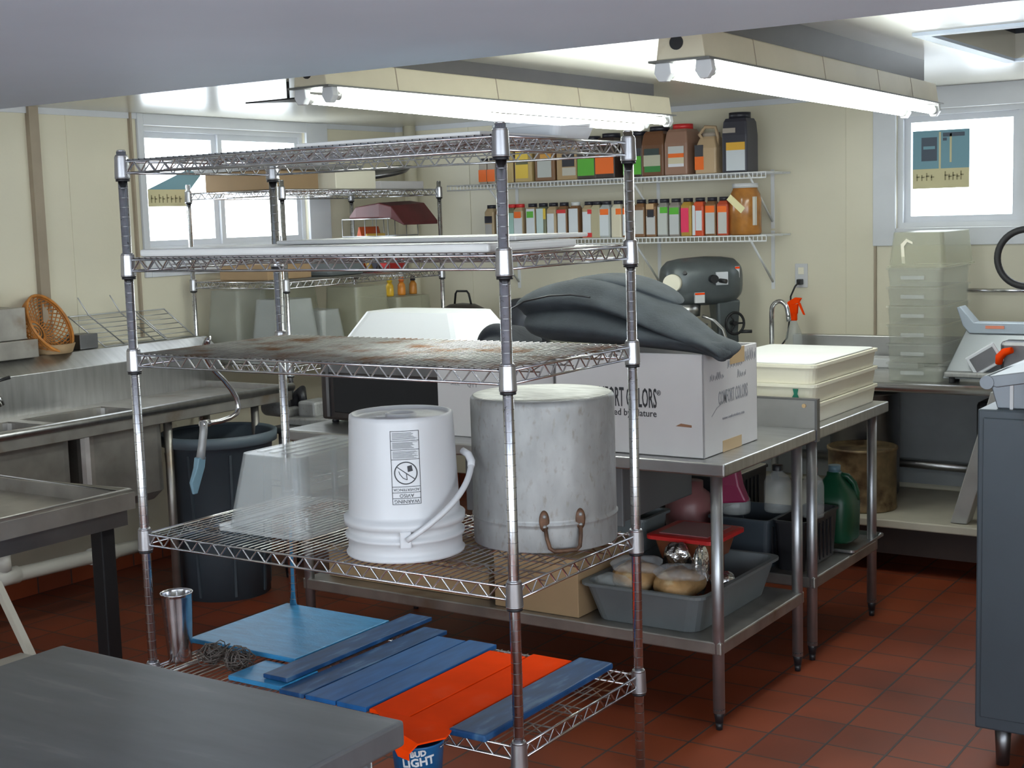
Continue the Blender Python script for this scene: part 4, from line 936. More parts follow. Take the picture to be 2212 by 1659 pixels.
# ------------------------------------------------------------------ back counter
t = thing('back_counter', 'stainless counter with splashback along the back wall', 'counter', (-3.2, 6.8, 0))
CH = .925
MB().box((-4.86, 6.36, CH-.03), (-1.60, 7.19, CH)).build('worktop', steel, t, bevel=.003)
MB().cyl((-4.86, 6.362, CH-.014), (-1.625, 6.362, CH-.014), .022, n=16).build('rolled_edge', steel, t)
solo('splashback', MB().box((-2.92, 7.15, CH+.001), (-1.60, 7.196, 1.075)), steel, 'low stainless splashback on the wall behind the back counter', 'splashback', (-2.2, 7.17, CH), bevel=.004)
MB().box((-4.6, 6.37, .235), (-1.50, 7.17, .275)).build('undershelf', mat('aged_cream_shelf', (.42, .39, .32), .5, var=.1), t, bevel=.006)
MB().box((-4.6, 6.42, .10), (-1.55, 6.44, .235)).build('skirt', dark_m, t)
for x in (-4.5, -3.0, -1.66):
    for y in (6.43, 7.08): MB().cyl((x, y, 0), (x, y, CH-.03), .02, n=16).build('leg', galv, t)
solo('lower_wall_panel', MB().box((-4.6, 7.172, .30), (-1.5, 7.186, .86)), mat('grey_wall_board', (.30, .32, .33), .5, var=.08), 'pale grey board on the wall under the back counter', 'panel', (-3, 7.18, .3))
solo('horizontal_conduit', MB().cyl((-2.9, 7.14, .42), (-1.6, 7.14, .40), .025, n=14), steel, 'horizontal grey pipe low on the wall above the counter undershelf', 'pipe', (-2.2, 7.14, .38))
t = thing('bread_bin', 'small white enamel box behind the dough trays on the back counter', 'box', (-2.35, 6.95, CH))
MB().box((-2.45, 6.99, CH), (-2.18, 7.12, CH+.05)).build('body', white_pl, t, bevel=.006)
t = thing('fry_drum', 'rust stained tin drum standing on the undershelf of the back counter', 'drum', (-2.335, 6.60, .276))
MB().lathe([(0, .005), (.16, .005), (.165, 0), (.168, .005), (.165, .02), (.165, .29), (.171, .294), (.172, .305), (.166, .309), (.160, .305), (.158, .29), (0, .288)], (-2.335, 6.60, .276), n=44).build('body', rust_drum, t)
t = thing('tall_pot', 'tall dark pot standing behind the rusty drum under the counter', 'pot', (-2.455, 6.975, .276))
MB().lathe([(0, 0), (.17, 0), (.175, .01), (.175, .52), (.18, .53), (0, .535)], (-2.455, 6.975, .276), n=40).build('body', steel_dark, t)
t = thing('black_crate', 'black box at the right end of the counter undershelf behind the leaning panel', 'box', (-1.75, 6.95, .276))
MB().box((-1.84, 6.80, .276), (-1.55, 7.12, .80)).build('body', black_pl, t, bevel=.02)
solo('leaning_panel', MB().hexa([(-1.850, 6.42, .278), (-1.775, 6.42, .278), (-1.775, 6.52, .278), (-1.850, 6.52, .278)], [(-1.625, 6.24, .925), (-1.545, 6.24, .925), (-1.545, 6.34, .925), (-1.625, 6.34, .925)]), mat('pale_grey_panel_paint', (.36, .36, .35), .5, var=.15), 'long pale metal panel leaning from the undershelf up to the counter corner', 'panel', (-1.7, 6.4, .278), bevel=.004)

# faucet on the back counter and spray bottle
t = thing('gooseneck_faucet', 'chrome gooseneck faucet rising behind the dough trays', 'faucet', (-2.935, 6.90, CH))
pts = [(-2.935, 6.90, CH), (-2.935, 6.90, 1.20)]+[(-2.935+.045-.045*math.cos(a), 6.90, 1.215+.055*math.sin(a)) for a in [PI*i/10 for i in range(1, 10)]]+[(-2.842, 6.90, 1.20), (-2.838, 6.90, 1.165)]
MB().tube(pts, .0125, n=12).build('spout', chrome, t)
MB().lathe([(0, 0), (.03, 0), (.028, .03), (.015, .04), (0, .04)], (-2.935, 6.90, CH), n=20).build('base', chrome, t)
SX, SYY = -2.86, 7.02
t = thing('spray_bottle', 'clear spray bottle with an orange trigger head behind the faucet', 'bottle', (SX, SYY, CH))
MB().lathe([(0, 0), (.042, 0), (.046, .01), (.046, .13), (.040, .17), (.018, .225), (.014, .24), (0, .24)], (SX, SYY, CH), n=28).build('body', clear_pl, t)
MB().lathe([(.0468, .04), (.0468, .10)], (SX, SYY, CH), n=28).build('label', cream_pl, t)
m = MB(); m.cyl((SX, SYY, CH+.235), (SX, SYY, CH+.275), .019, n=16)
m.prism([(SX-.045, SYY-.012, CH+.305), (SX+.03, SYY-.012, CH+.33), (SX+.045, SYY-.012, CH+.355), (SX+.01, SYY-.012, CH+.358), (SX-.03, SYY-.012, CH+.335)], (0, .024, 0))
m.prism([(SX-.02, SYY-.012, CH+.27), (SX+.02, SYY-.012, CH+.27), (SX+.025, SYY-.012, CH+.325), (SX-.025, SYY-.012, CH+.315)], (0, .024, 0)); m.build('spray_head', orange, t, bevel=.003)
MB().prism([(SX+.025, SYY-.008, CH+.33), (SX+.035, SYY-.008, CH+.33), (SX+.062, SYY-.008, CH+.265), (SX+.055, SYY-.008, CH+.268)], (0, .016, 0)).build('trigger', orange, t)

# outlet and cord
t = thing('wall_outlet', 'white wall outlet with a black plug and cord right of the mixer', 'outlet', (-2.885, WALL_Y, 1.39))
MB().box((-2.922, WALL_Y-.008, 1.325), (-2.850, WALL_Y, 1.455)).build('cover_plate', white_pl, t, bevel=.003)
MB().box((-2.903, WALL_Y-.011, 1.397), (-2.870, WALL_Y-.008, 1.435)).build('socket', cream_pl, t, bevel=.002)
MB().box((-2.900, WALL_Y-.045, 1.342), (-2.872, WALL_Y-.009, 1.372)).build('plug', black_pl, t, bevel=.004)
MB().tube([(-2.886, WALL_Y-.045, 1.355), (-2.90, WALL_Y-.06, 1.335), (-2.93, WALL_Y-.05, 1.28), (-2.935, WALL_Y-.04, 1.20), (-2.96, WALL_Y-.03, 1.05), (-3.05, WALL_Y-.05, .935)], .005, n=8).build('cord', black_pl, t)
solo('loose_cord', MB().tube([(-2.30, 7.14, .935), (-2.25, 7.10, .935), (-2.2, 7.09, .935), (-2.12, 7.12, .935)], .007, n=8), black_pl, 'black cord lying along the splashback between the trays and the clear bins', 'cord', (-2.2, 7.1, .93))

# stack of clear bins
t0 = None
x0, x1, y0, y1 = -2.170, -1.905, 6.45, 6.95
names = ['bottom', 'second', 'third', 'fourth', 'fifth', 'sixth']
zb = CH+.001
for i in range(6):
    h = .09
    lab = 'clear plastic bin, %s of the tall stack on the back counter' % (names[i]+(' from the bottom' if i else ' one'))
    if t0 is None:
        t0 = thing('clear_bin', lab, 'bin', (-2.04, 6.70, zb), group='stacked clear bins on the back counter', local=True)
        m = MB(); m.bin(-.133, -.23, .133, .23, 0, .088, taper=.006, lip=.007, t=.003, r=.03, lip2=.008); m.build('body', clear_pl2, t0)
        m = MB(); m.box((-.06, -.241, .035), (.05, -.2375, .052)); m.build('moulded_label', clear_pl, t0)
    else: t0 = dup(t0, (-2.04, 6.70, zb), label=lab)
    zb += .0895
t = thing('clear_bin', 'tall yellowish clear bin upside down on top of the stack, tape strip on its side', 'bin', (-2.035, 6.70, zb), group='stacked clear bins on the back counter')
m = MB(); m.bin(-2.165, 6.47, -1.895, 6.95, zb, zb+.165, taper=.015, lip=.008, t=.003, r=.03, inv=True); m.build('body', amber_pl, t)
MB().prism([(-2.10, 6.474, zb+.02), (-2.085, 6.474, zb+.02), (-2.09, 6.474, zb+.10), (-2.075, 6.474, zb+.12), (-2.05, 6.474, zb+.11), (-2.05, 6.474, zb+.12), (-2.08, 6.474, zb+.135), (-2.105, 6.474, zb+.11)], (0, .003, 0)).build('tape_strip', cream_pl, t)

# meat slicer on the counter
t = thing('meat_slicer', 'grey meat slicer with an orange handle on the right of the back counter', 'slicer', (-1.75, 6.65, CH))
# angled back plate, platform and housing
MB().hexa([(-1.915, 6.50, CH+.02), (-1.60, 6.50, CH+.02), (-1.60, 6.56, CH+.02), (-1.915, 6.56, CH+.02)], [(-1.84, 6.62, CH+.24), (-1.55, 6.62, CH+.24), (-1.55, 6.67, CH+.24), (-1.84, 6.67, CH+.24)]).build('carriage_plate', mat('slicer_grey', (.30, .32, .34), .35, .6), t, bevel=.004)
MB().prism([(-1.88, 6.60, CH+.345), (-1.865, 6.60, CH+.35), (-1.80, 6.60, CH+.275), (-1.50, 6.60, CH+.275), (-1.50, 6.60, CH+.225), (-1.82, 6.60, CH+.225), (-1.85, 6.60, CH+.26)], (0, .10, 0)).build('top_guard', mat('pale_grey_steel', (.40, .46, .52), .4, .4), t, bevel=.003)
MB().box((-1.745, 6.596, CH+.248), (-1.66, 6.600, CH+.262)).build('warning_sticker', mat('orange_sticker', (.75, .25, .15), .5), t)
m = MB(); m.M = Matrix.Translation((-1.72, 6.50, CH+.115)) @ Matrix.Rotation(math.radians(-32), 4, 'Y')
m.box((-.075, -.012, -.05), (.075, .0, .05)); pl = m.build('gauge_plate', white_trim, t, bevel=.006)
m = MB(); m.M = Matrix.Translation((-1.72, 6.487, CH+.115)) @ Matrix.Rotation(math.radians(-32), 4, 'Y'); m.box((-.058, -.002, -.034), (.062, .0, .034)); m.build('gauge_insert', steel_dark, pl)
MB().tube([(-1.655, 6.49, CH+.10), (-1.650, 6.48, CH+.13), (-1.625, 6.47, CH+.155), (-1.590, 6.46, CH+.165)], [.016, .019, .018, .014], n=12).build('handle', orange, t)
MB().box((-1.90, 6.47, CH+.03), (-1.66, 6.60, CH+.055)).build('base_tray', alu, t, bevel=.008)
MB().box((-1.66, 6.52, CH+.02), (-1.52, 6.85, CH+.20)).build('motor_housing', steel_dark, t, bevel=.02)
for x, y in ((-1.87, 6.50), (-1.87, 6.58), (-1.62, 6.50), (-1.55, 6.82)): MB().cyl((x, y, CH), (x, y, CH+.032), .014, n=12).build('foot', rubber, t)
MB().tube([(-1.56, 6.70, CH+.18), (-1.555, 6.66, CH+.30), (-1.555, 6.64, CH+.40), (-1.56, 6.62, CH+.47)], .014, n=10).build('ring_arm', alu, t)
MB().tube([(-1.565+.130*math.cos(2*PI*i/40), 6.60, CH+.575+.130*math.sin(2*PI*i/40)) for i in range(40)], .016, n=12, closed=True).build('black_ring', rubber, t)
solo('wall_rail', MB().cyl((-1.99, WALL_Y-.03, 1.315), (-1.60, WALL_Y-.03, 1.315), .010, n=12).cyl((-1.93, WALL_Y, 1.315), (-1.93, WALL_Y-.03, 1.315), .008, n=8).cyl((-1.64, WALL_Y, 1.315), (-1.64, WALL_Y-.03, 1.315), .008, n=8), chrome, 'short chrome wall rail behind the slicer below the right window', 'rail', (-1.8, WALL_Y, 1.315))

# refrigerated unit at the right
t = thing('prep_refrigerator', 'grey blue refrigerated prep unit at the right edge with a sloped lid', 'refrigerator', (-.75, 4.65, 0))
MB().box((-1.150, 4.27, .13), (-.25, 5.02, 1.135)).build('cabinet', fridge_m, t, bevel=.006)
MB().prism([(-1.10, 4.30, 1.135), (-.25, 4.30, 1.135), (-.25, 4.30, 1.235), (-1.02, 4.30, 1.235), (-1.12, 4.30, 1.205)], (0, .62, 0)).build('pan_rail', mat('grey_satin_panel', (.20, .22, .245), .4, .5), t, bevel=.004)
MB().prism([(-1.135, 4.29, 1.212), (-1.10, 4.29, 1.200), (-.25, 4.29, 1.35), (-.25, 4.29, 1.375), (-1.12, 4.29, 1.235)], (0, .64, 0)).build('lid', mat('grey_satin_panel', (.20, .22, .245), .4, .5), t, bevel=.003)
MB().cyl((-1.128, 4.285, 1.215), (-1.128, 4.93, 1.215), .021, n=16).build('hinge', mat('grey_satin_panel', (.20, .22, .245), .4, .5), t)
MB().box((-1.062, 4.296, 1.135), (-1.052, 4.300, 1.222)).build('joint_strip', white_pl, t)
MB().box((-1.132, 4.262, .17), (-.27, 4.270, 1.11)).build('door_panel', fridge_m, t, bevel=.003)
for x, y in ((-1.08, 4.34), (-.32, 4.34), (-.32, 4.95), (-1.08, 4.95)): MB().cyl((x, y, 0), (x, y, .13), .02, .026, n=16).build('leg', steel_dark, t)
t = thing('wooden_paddle', 'orange brown wooden paddle standing in front of the prep unit at the right edge', 'paddle', (-.95, 4.22, 0))
MB().prism([(-1.005, 4.23, 1.10), (-.995, 4.23, 1.085), (-.85, 4.23, 1.085), (-.84, 4.23, 1.10), (-.85, 4.23, 1.42), (-.90, 4.23, 1.55), (-.96, 4.23, 1.55), (-1.000, 4.23, 1.42)], (0, .025, 0)).build('blade', wood, t, bevel=.004)
MB().box((-.94, 4.232, 0), (-.91, 4.254, 1.10)).build('handle', wood, t, bevel=.004)

# ------------------------------------------------------------------ planetary mixer on the counter
t = thing('stand_mixer', 'grey enamel planetary stand mixer with a crank wheel on the back counter', 'mixer', (-3.31, 6.86, CH), math.radians(48), local=True)
# local axes: front of the mixer looks along -x
m = MB(); secs = []
for x, ry, rz_, zc in ((-.235, .050, .06, .445), (-.225, .080, .095, .447), (-.195, .105, .118, .450), (-.13, .118, .128, .452), (.0, .122, .132, .455), (.10, .120, .128, .455), (.16, .108, .118, .455), (.195, .075, .09, .455), (.205, .03, .04, .455)):
    secs.append([(x, ry*math.copysign(abs(math.cos(a))**.75, math.cos(a)), zc+rz_*math.copysign(abs(math.sin(a))**.75, math.sin(a))) for a in [2*PI*i/32 for i in range(32)]])
m.loft(secs, sm=True); m.build('head', mixer_m, t)
MB().cyl((-.11, 0, .335), (-.11, 0, .270), .085, .082, n=36).build('planetary_ring', steel, t)
MB().cyl((-.11, 0, .27), (-.11, 0, .20), .022, n=16).build('agitator_shaft', steel, t)
hb_ = MB().cyl((-.205, -.085, .455), (-.235, -.13, .455), .048, .046, n=32).build('hub_cap', cream_pl, t)
MB().cyl((-.14, -.095, .50), (-.16, -.135, .51), .010, n=12).build('hub_screw', black_pl, t)
MB().box((.02, -.128, .435), (.09, -.115, .505)).build('switch_plate', white_trim, t, bevel=.003)
MB().cyl((.0, -.115, .47), (.0, -.16, .47), .022, n=18).cyl((.04, -.12, .46), (.065, -.16, .455), .012, n=12).build('speed_lever', black_pl, t)
for x0, z0, x1, z1 in ((-.10, .345, -.045, .40), (.14, .47, .165, .53)):
    o = MB().box((x0, -.125 if x0 < 0 else -.104, z0), (x1, -.112 if x0 < 0 else -.09, z1)).build('sticker', white_pl, t)
    MB().box((x0, -.1262 if x0 < 0 else -.1052, z1-.012), (x1, -.125 if x0 < 0 else -.104, z1-.002)).build('sticker_band', orange, o)
MB().loft([[(.04, -.06, .0), (.19, -.06, .0), (.19, .06, .0), (.04, .06, .0)], [(.06, -.055, .18), (.18, -.055, .18), (.18, .055, .18), (.06, .055, .18)], [(.05, -.065, .35), (.19, -.065, .35), (.19, .065, .35), (.05, .065, .35)]]).build('column', mixer_m, t, bevel=.015)
MB().box((-.20, -.13, 0), (.20, .13, .035)).build('base', mixer_m, t, bevel=.012)
m = MB(); m.lathe([(0, .05), (.06, .05), (.10, .08), (.115, .16), (.118, .22), (.124, .222), (.122, .226), (.113, .222), (.10, .09), (0, .06)], (-.11, 0, 0), n=40); m.build('bowl', steel, t)
MB().tube([(-.06, -.122, .275), (.0, -.135, .25), (.05, -.14, .20), (.08, -.13, .12), (.085, -.11, .04)], .009, n=10).build('bowl_guard_arm', steel, t)
MB().box((-.02, -.11, .12), (.08, -.085, .15)).build('bowl_bracket', mixer_m, t)
w_ = MB(); wc = Vector((.135, -.105, .225))
w_.tube([wc+Vector((.052*math.cos(2*PI*i/28), 0, .058*math.sin(2*PI*i/28))) for i in range(28)], .0075, n=8, closed=True)
for a in (0, 2.1, 4.2): w_.cyl(wc, wc+Vector((.05*math.cos(a), 0, .055*math.sin(a))), .005, n=8)
w_.cyl(wc+Vector((0, .05, 0)), wc+Vector((0, -.01, 0)), .012, n=12); wl = w_.build('crank_wheel', black_paint, t)
MB().cyl(wc+Vector((.03, -.01, -.045)), wc+Vector((.085, -.03, -.045)), .009, n=12).build('crank_knob', black_pl, wl)

# pots behind the translucent bin
for (x, y, r_, h, lab, hand) in ((-4.66, 6.50, .15, .34, 'dark round pot with a wire loop handle on its lid on the back counter', True), (-4.44, 6.82, .145, .36, 'dark domed pot left of the near rack post on the back counter', False)):
    t = thing('dark_pot', lab, 'pot', (x, y, CH), group='dark pots on the back counter')
    if hand: MB().lathe([(0, 0), (r_*.8, 0), (r_, .03), (r_, h-.06), (r_+.006, h-.055), (r_*.9, h-.03), (r_*.5, h), (0, h+.008)], (x, y, CH), n=36).build('body', dark_m, t)
    else: MB().lathe([(0, 0), (r_*.7, 0), (r_, .06), (r_, h-.12), (r_*.9, h-.05), (r_*.5, h-.008), (0, h)], (x, y, CH), n=36).build('body', mat('slate_enamel', (.06, .065, .08), .4, .3), t)
    if hand: MB().tube([(x-.055, y, CH+h-.01), (x-.045, y, CH+h+.06), (x-.035, y, CH+h+.075), (x+.035, y, CH+h+.075), (x+.048, y, CH+h+.06), (x+.065, y, CH+h-.01)], .006, n=8).build('handle', black_paint, t)

# ------------------------------------------------------------------ wall shelves and spices
def wall_shelf(label, z):
    x0, x1, y0 = -5.0, -2.945, 6.86
    t = thing('wire_wall_shelf', label, 'shelf', ((x0+x1)/2, 7.03, z), group='white wire wall shelves')
    wm = mat('white_vinyl_wire', (.70, .71, .72), .4)
    m = MB()
    for zz in (z, z-.028): m.cyl((x0, y0, zz), (x1, y0, zz), .004, n=8)
    k = 84
    for i in range(k+1):
        x = x0+(x1-x0)*i/k; m.cyl((x, y0, z), (x, y0, z-.028), .0026, n=5, caps=False); m.cyl((x, y0, z+.002), (x, WALL_Y-.01, z+.002), .0022, n=5, caps=False)
    for y in (y0+.1, y0+.22, WALL_Y-.012): m.cyl((x0, y, z-.003), (x1, y, z-.003), .0035, n=6)
    m.build('wire_deck', wm, t)
    for x in (-4.72, -3.75, -3.05):
        MB().cyl((x, y0+.02, z-.01), (x, WALL_Y-.008, z-.26), .006, n=8).build('brace', wm, t)
        MB().box((x-.010, WALL_Y-.006, z-.30), (x+.010, WALL_Y, z+.02)).build('bracket', wm, t)
    return t
SZ1, SZ2 = 1.948, 1.617
wall_shelf('white wire wall shelf holding the large spice jars, the upper one', SZ1)
wall_shelf('white wire wall shelf holding the row of slim spice bottles, the lower one', SZ2)

def pxX(px, y=6.90, pz=1.95):
    """pixel column on the wall shelf line -> room x"""
    d = fw*F_PX+rt*(px-1106)+up*(829.5-450); return d.x/d.y*y
BC = {}
def cm(c):
    k = 'c_%02x%02x%02x' % tuple(int(v*255) for v in c)
    return mat(k, c, .4)
G, O_, R_, WH, BK = (.10, .42, .04), (.85, .16, .02), (.60, .03, .03), (.62, .66, .70), (.02, .02, .03)
def spice(px, w, h, y, base_z, body, cap, bands, label, name='spice_bottle', cat='bottle', group='slim spice bottles on the lower wall shelf', d=None, neck=.62):
    x = pxX(px, y); d = d or w
    t = thing(name, label, cat, (x, y, base_z), group=group)
    m = MB(); z0 = base_z
    def rr(z, k): return [(x+px_*k, y+py_*k, z0+z) for px_, py_ in [(p[0], p[1]) for p in RR(w, d)]]
    m.loft([rr(0, .96), rr(.004, 1), rr(h*(.62 if w > .1 else .80), 1), rr(h*(.84 if w > .1 else .87), neck+.12), rr(h*.90, neck)]); m.build('body', cm(body), t)
    m = MB().lathe([(0, 0), (w*.40, 0), (w*.40, h*.10), (0, h*.10)], (x, y, z0+h*.90), n=20, sx=1, sy=1); m.build('cap', cm(cap), t)
    for i, (a, b, u0, u1, c_) in enumerate(bands):
        MB().box((x-w/2+u0*w, y-d/2-.0012-.0003*i, z0+a*h), (x-w/2+u1*w, y-d/2+.001, z0+b*h)).build('label', cm(c_), t)
    return t
def RR(w, d, r=.01):
    out = []
    for cx_, cy_, a0 in ((w/2-r, d/2-r, 0), (-w/2+r, d/2-r, PI/2), (-w/2+r, -d/2+r, PI), (w/2-r, -d/2+r, 1.5*PI)):
        for i in range(4): a = a0+i*PI/6; out.append((cx_+r*math.cos(a), cy_+r*math.sin(a)))
    return out
W_ = (.06, .72, .10, .90, WH)
TAN, BRN, GRN, DRK = (.40, .30, .18), (.20, .10, .045), (.16, .17, .10), (.05, .035, .03)
low = [(1062, TAN, [(.06, .45, .1, .8, (.35, .34, .33)), (.48, .68, .05, .85, BK)], 'spice bottle with a black label band at the far left end of the lower shelf'),
       (1086, BRN, [W_], 'spice bottle hidden behind the near rack post on the lower shelf'),
       (1107, GRN, [(.06, .75, .1, .9, (.35, .55, .5))], 'narrow spice bottle with a red cap and teal label on the lower shelf'),
       (1124, TAN, [(.06, .62, .1, .95, WH), (.60, .78, .15, .85, O_)], 'spice bottle with an orange round mark right of the red capped one'),
       (1151, TAN, [(.06, .85, .1, .95, WH), (.60, .78, .15, .85, G)], 'spice bottle with a green round mark, first green one from the left'),
       (1174, GRN, [(.06, .85, .05, .75, (.5, .62, .62)), (.55, .85, .75, 1, (.7, .5, .05))], 'pale label spice bottle with a yellow stripe at its right side'),
       (1196, TAN, [(.12, .70, .1, .8, WH), (.02, .12, .05, .9, R_)], 'white label spice bottle with a red foot stripe, left of a similar one'),
       (1219, BRN, [(.12, .70, .1, .9, WH), (.02, .12, .05, 1, R_), (.70, .80, .0, .9, R_)], 'white house shaped label spice bottle with red top and foot'),
       (1244, BRN, [(.05, .82, .05, .95, WH)], 'spice bottle with one wide plain white label under a clear cap'),
       (1273, TAN, [(.14, .72, .1, .9, WH), (.02, .14, .05, 1, R_), (.66, .78, .6, 1, R_)], 'white label spice bottle with red corners right of the wide white one'),
       (1291, (.42, .38, .25), [], 'plain pale spice bottle without a label'),
       (1311, (.38, .40, .40), [(.05, .68, .05, .9, WH), (.62, .78, .1, .9, O_)], 'white spice bottle with an orange band left of the far rack post'),
       (1336, (.62, .57, .44), [(.62, .78, .5, 1, O_)], 'cream coloured spice bottle with an orange patch beside the far rack post'),
       (1360, BRN, [(.05, .65, .1, .9, WH), (.62, .78, .1, .9, O_)], 'spice bottle mostly hidden by the right rack post'),
       (1386, BRN, [(.08, .72, .1, .9, (.50, .50, .48))], 'spice bottle with a plain grey label, first right of the rack post'),
       (1411, BRN, [(.06, .55, .1, .9, (.50, .50, .50)), (.52, .72, .2, .8, BK), (.74, .88, .1, .8, (.55, .36, .2))], 'spice bottle with a black square on a grey label'),
       (1436, (.25, .24, .22), [(.05, .78, .08, .95, (.5, .52, .5)), (.62, .78, .3, 1, G)], 'spice bottle with a slanted green patch, left of the green banded one'),
       (1461, (.25, .22, .20), [(.05, .60, .1, .95, (.5, .52, .53)), (.58, .76, .1, .95, G)], 'spice bottle with a straight green band'),
       (1487, (.42, .25, .04), [(.10, .74, .05, .75, (.75, .04, .12))], 'spice bottle with a bright pink label'),
       (1513, (.55, .07, .02), [(.02, .80, .0, .25, WH), (.14, .66, .3, .85, WH), (.78, .88, .2, 1, (.6, .08, .02))], 'bright orange red spice bottle with a white house shaped label'),
       (1539, BRN, [(.05, .62, .1, .9, (.5, .52, .52)), (.60, .78, .1, .9, O_)], 'spice bottle with an orange band, second from the honey jar'),
       (1565, (.45, .07, .03), [(.05, .60, .15, .9, (.52, .52, .5)), (.60, .76, .1, .9, O_)], 'spice bottle with an orange band touching the honey jar')]
for px, body, bands, lab in low:
    spice(px, .066, .205, 6.91, SZ2+.005, body, R_ if 'red cap' in lab else ((.6, .62, .62) if 'clear cap' in lab else BK), bands, lab)
G2 = 'large spice jars on the upper wall shelf'
up_ = [(1050, .055, .15, (.35, .3, .25), BK, [(.08, .55, 0, 1, O_)], 'small jar with an orange label at the far left end of the upper shelf'),
       (1068, .055, .15, (.35, .3, .25), BK, [(.08, .55, 0, 1, O_)], 'small orange labelled jar touching the near rack post'),
       (1106, .075, .20, (.45, .33, .14), BK, [], 'plain tan jar right of the near rack post on the upper shelf'),
       (1121, .05, .19, (.04, .02, .03), BK, [], 'slim dark purple jar on the upper shelf'),
       (1148, .12, .21, (.45, .33, .14), BK, [(.1, .85, .08, .8, (.72, .50, .05)), (.48, .58, .1, .8, (.1, .1, .04))], 'jar with a yellow label crossed by a dark stripe'),
       (1196, .135, .255, BRN, BK, [(.08, .50, .15, .85, (.45, .47, .45)), (.50, .60, .3, .85, (.6, .3, .05))], 'brown jar with a grey white label on the upper shelf'),
       (1243, .135, .25, (.38, .25, .12), BK, [(.10, .28, .3, .95, (.5, .48, .42)), (.30, .58, .3, .9, BK)], 'tan jar with a black and white label'),
       (1283, .12, .24, DRK, BK, [(.08, .50, .05, .95, G)], 'dark jar with a green label left of the orange labelled one'),
       (1324, .13, .25, DRK, BK, [(.10, .52, .05, .95, O_)], 'dark jar with an orange label behind the far rack post'),
       (1383, .12, .25, DRK, BK, [(.05, .45, .0, .95, G), (.46, .62, .1, .9, (.05, .05, .06))], 'dark jar with a green label right of the far rack post'),
       (1428, .14, .27, (.15, .065, .03), BK, [(.08, .20, .15, .85, (.04, .22, .05)), (.20, .42, .12, .85, (.48, .47, .36)), (.42, .55, .15, .8, (.04, .06, .06))], 'amber jar with a white and green label under a black lid'),
       (1478, .14, .275, (.30, .17, .12), R_, [(.16, .50, .18, .85, (.62, .56, .4)), (.34, .42, .18, .85, O_), (.16, .22, .18, .85, (.7, .7, .75)), (.42, .56, .18, .85, (.55, .56, .55))], 'pinkish jar with a red lid and orange white label')]
up_y = {}
for px, w, h, body, cap, bands, lab in up_:
    spice(px, w, h, 6.88+w/2*1.3 if w > .1 else 6.92, SZ1+.005, body, cap, bands, lab, name='spice_jar', cat='jar', group=G2, d=w*1.35 if w > .1 else w, neck=.75)
t = spice(1538, .125, .22, 6.97, SZ1+.005, (.50, .36, .22), (.35, .3, .25), [(.10, .42, .0, .42, O_), (.42, .70, .0, .4, (.05, .05, .06))], 'tan jug with a looped handle beside the big black lidded jar', name='spice_jug', cat='jug', group=G2, d=.15)
xx = pxX(1538, 6.97); MB().tube([(xx-.01, 6.93, SZ1+.17), (xx-.045, 6.92, SZ1+.215), (xx-.01, 6.92, SZ1+.255), (xx+.045, 6.93, SZ1+.25), (xx+.055, 6.94, SZ1+.20), (xx+.05, 6.95, SZ1+.15)], .010, n=8).build('handle', cm((.42, .30, .18)), t)
spice(1600, .145, .315, 6.96, SZ1+.005, (.035, .035, .05), BK, [(.03, .37, .18, .92, WH), (.37, .50, .18, .92, (.75, .42, .05)), (.66, .74, .05, .55, (.4, .35, .3))], 'biggest jar, black lidded with dark contents, at the right end of the upper shelf', name='spice_jar', cat='jar', group=G2, d=.15, neck=.8)
# honey jar on the lower shelf
x, y, z0 = pxX(1610, 6.95), 6.95, SZ2+.005
t = thing('honey_jar', 'large round amber jar with a white lid and yellow note on the lower wall shelf', 'jar', (x, y, z0))
MB().lathe([(0, 0), (.080, 0), (.086, .008), (.086, .18), (.080, .215), (.066, .24), (.064, .25), (0, .25)], (x, y, z0), n=36).build('body', mat('amber_honey', (.36, .15, .035), .18, var=.3, vscale=14), t)
MB().cyl((x, y, z0+.248), (x, y, z0+.272), .069, n=32).build('lid', white_pl, t)
m = MB(); m.M = Matrix.Translation((x-.015, y-.089, z0+.165)) @ Matrix.Rotation(math.radians(42), 4, 'Y'); m.box((-.055, 0, -.018), (.055, .003, .018)); m.build('paper_note', mat('yellow_note', (.80, .74, .42), .6), t)
MB().box((x+.066, y-.055, z0+.05), (x+.080, y-.030, z0+.20)).build('label', cm((.6, .58, .52)), t)

# ------------------------------------------------------------------ corner shelf unit contents
def cbox(name, lab, cat, a, b, m_, group=None, bev=.004, part='body'):
    t = thing(name, lab, cat, ((a[0]+b[0])/2, (a[1]+b[1])/2, a[2]), group=group)
    MB().box(a, b).build(part, m_, t, bevel=bev); return t
zt = SH2[0]+.007
g = 'cartons on the top shelf of the corner unit'
cbox('carton', 'tan carton at the near end on top of the corner shelf unit', 'box', (-5.50, 5.36, zt), (-5.02, 5.72, zt+.10), card, g)
cbox('carton', 'cream carton in the middle on top of the corner shelf unit', 'box', (-5.45, 5.78, zt), (-4.95, 6.12, zt+.10), cream_pl, g)
t = thing('serving_tray', 'dark oval tray leaning on the far end of the corner unit top shelf', 'tray', (-5.2, 6.40, zt))
m = MB(); m.M = Matrix.Translation((-5.2, 6.42, zt+.088)) @ Matrix.Rotation(math.radians(9), 4, 'X'); m.lathe([(0, 0), (.20, 0), (.235, .02), (.24, .022), (.20, -.006), (0, -.006)], n=40, sx=.9); m.build('body', steel_dark, t)
cbox('carton', 'flat grey box under the dark oval tray on the corner unit', 'box', (-5.40, 6.20, zt), (-4.98, 6.60, zt+.045), white_card, g)
t = thing('sheet_pan', 'blue white sheet pan sticking out at the near end of the corner unit top shelf', 'pan', (-5.25, 5.25, zt))
m = MB(); m.bin(-5.56, 5.32, -4.92, 5.98, zt+.101, zt+.125, taper=.01, r=.02, lip=.004); m.build('body', alu, t)
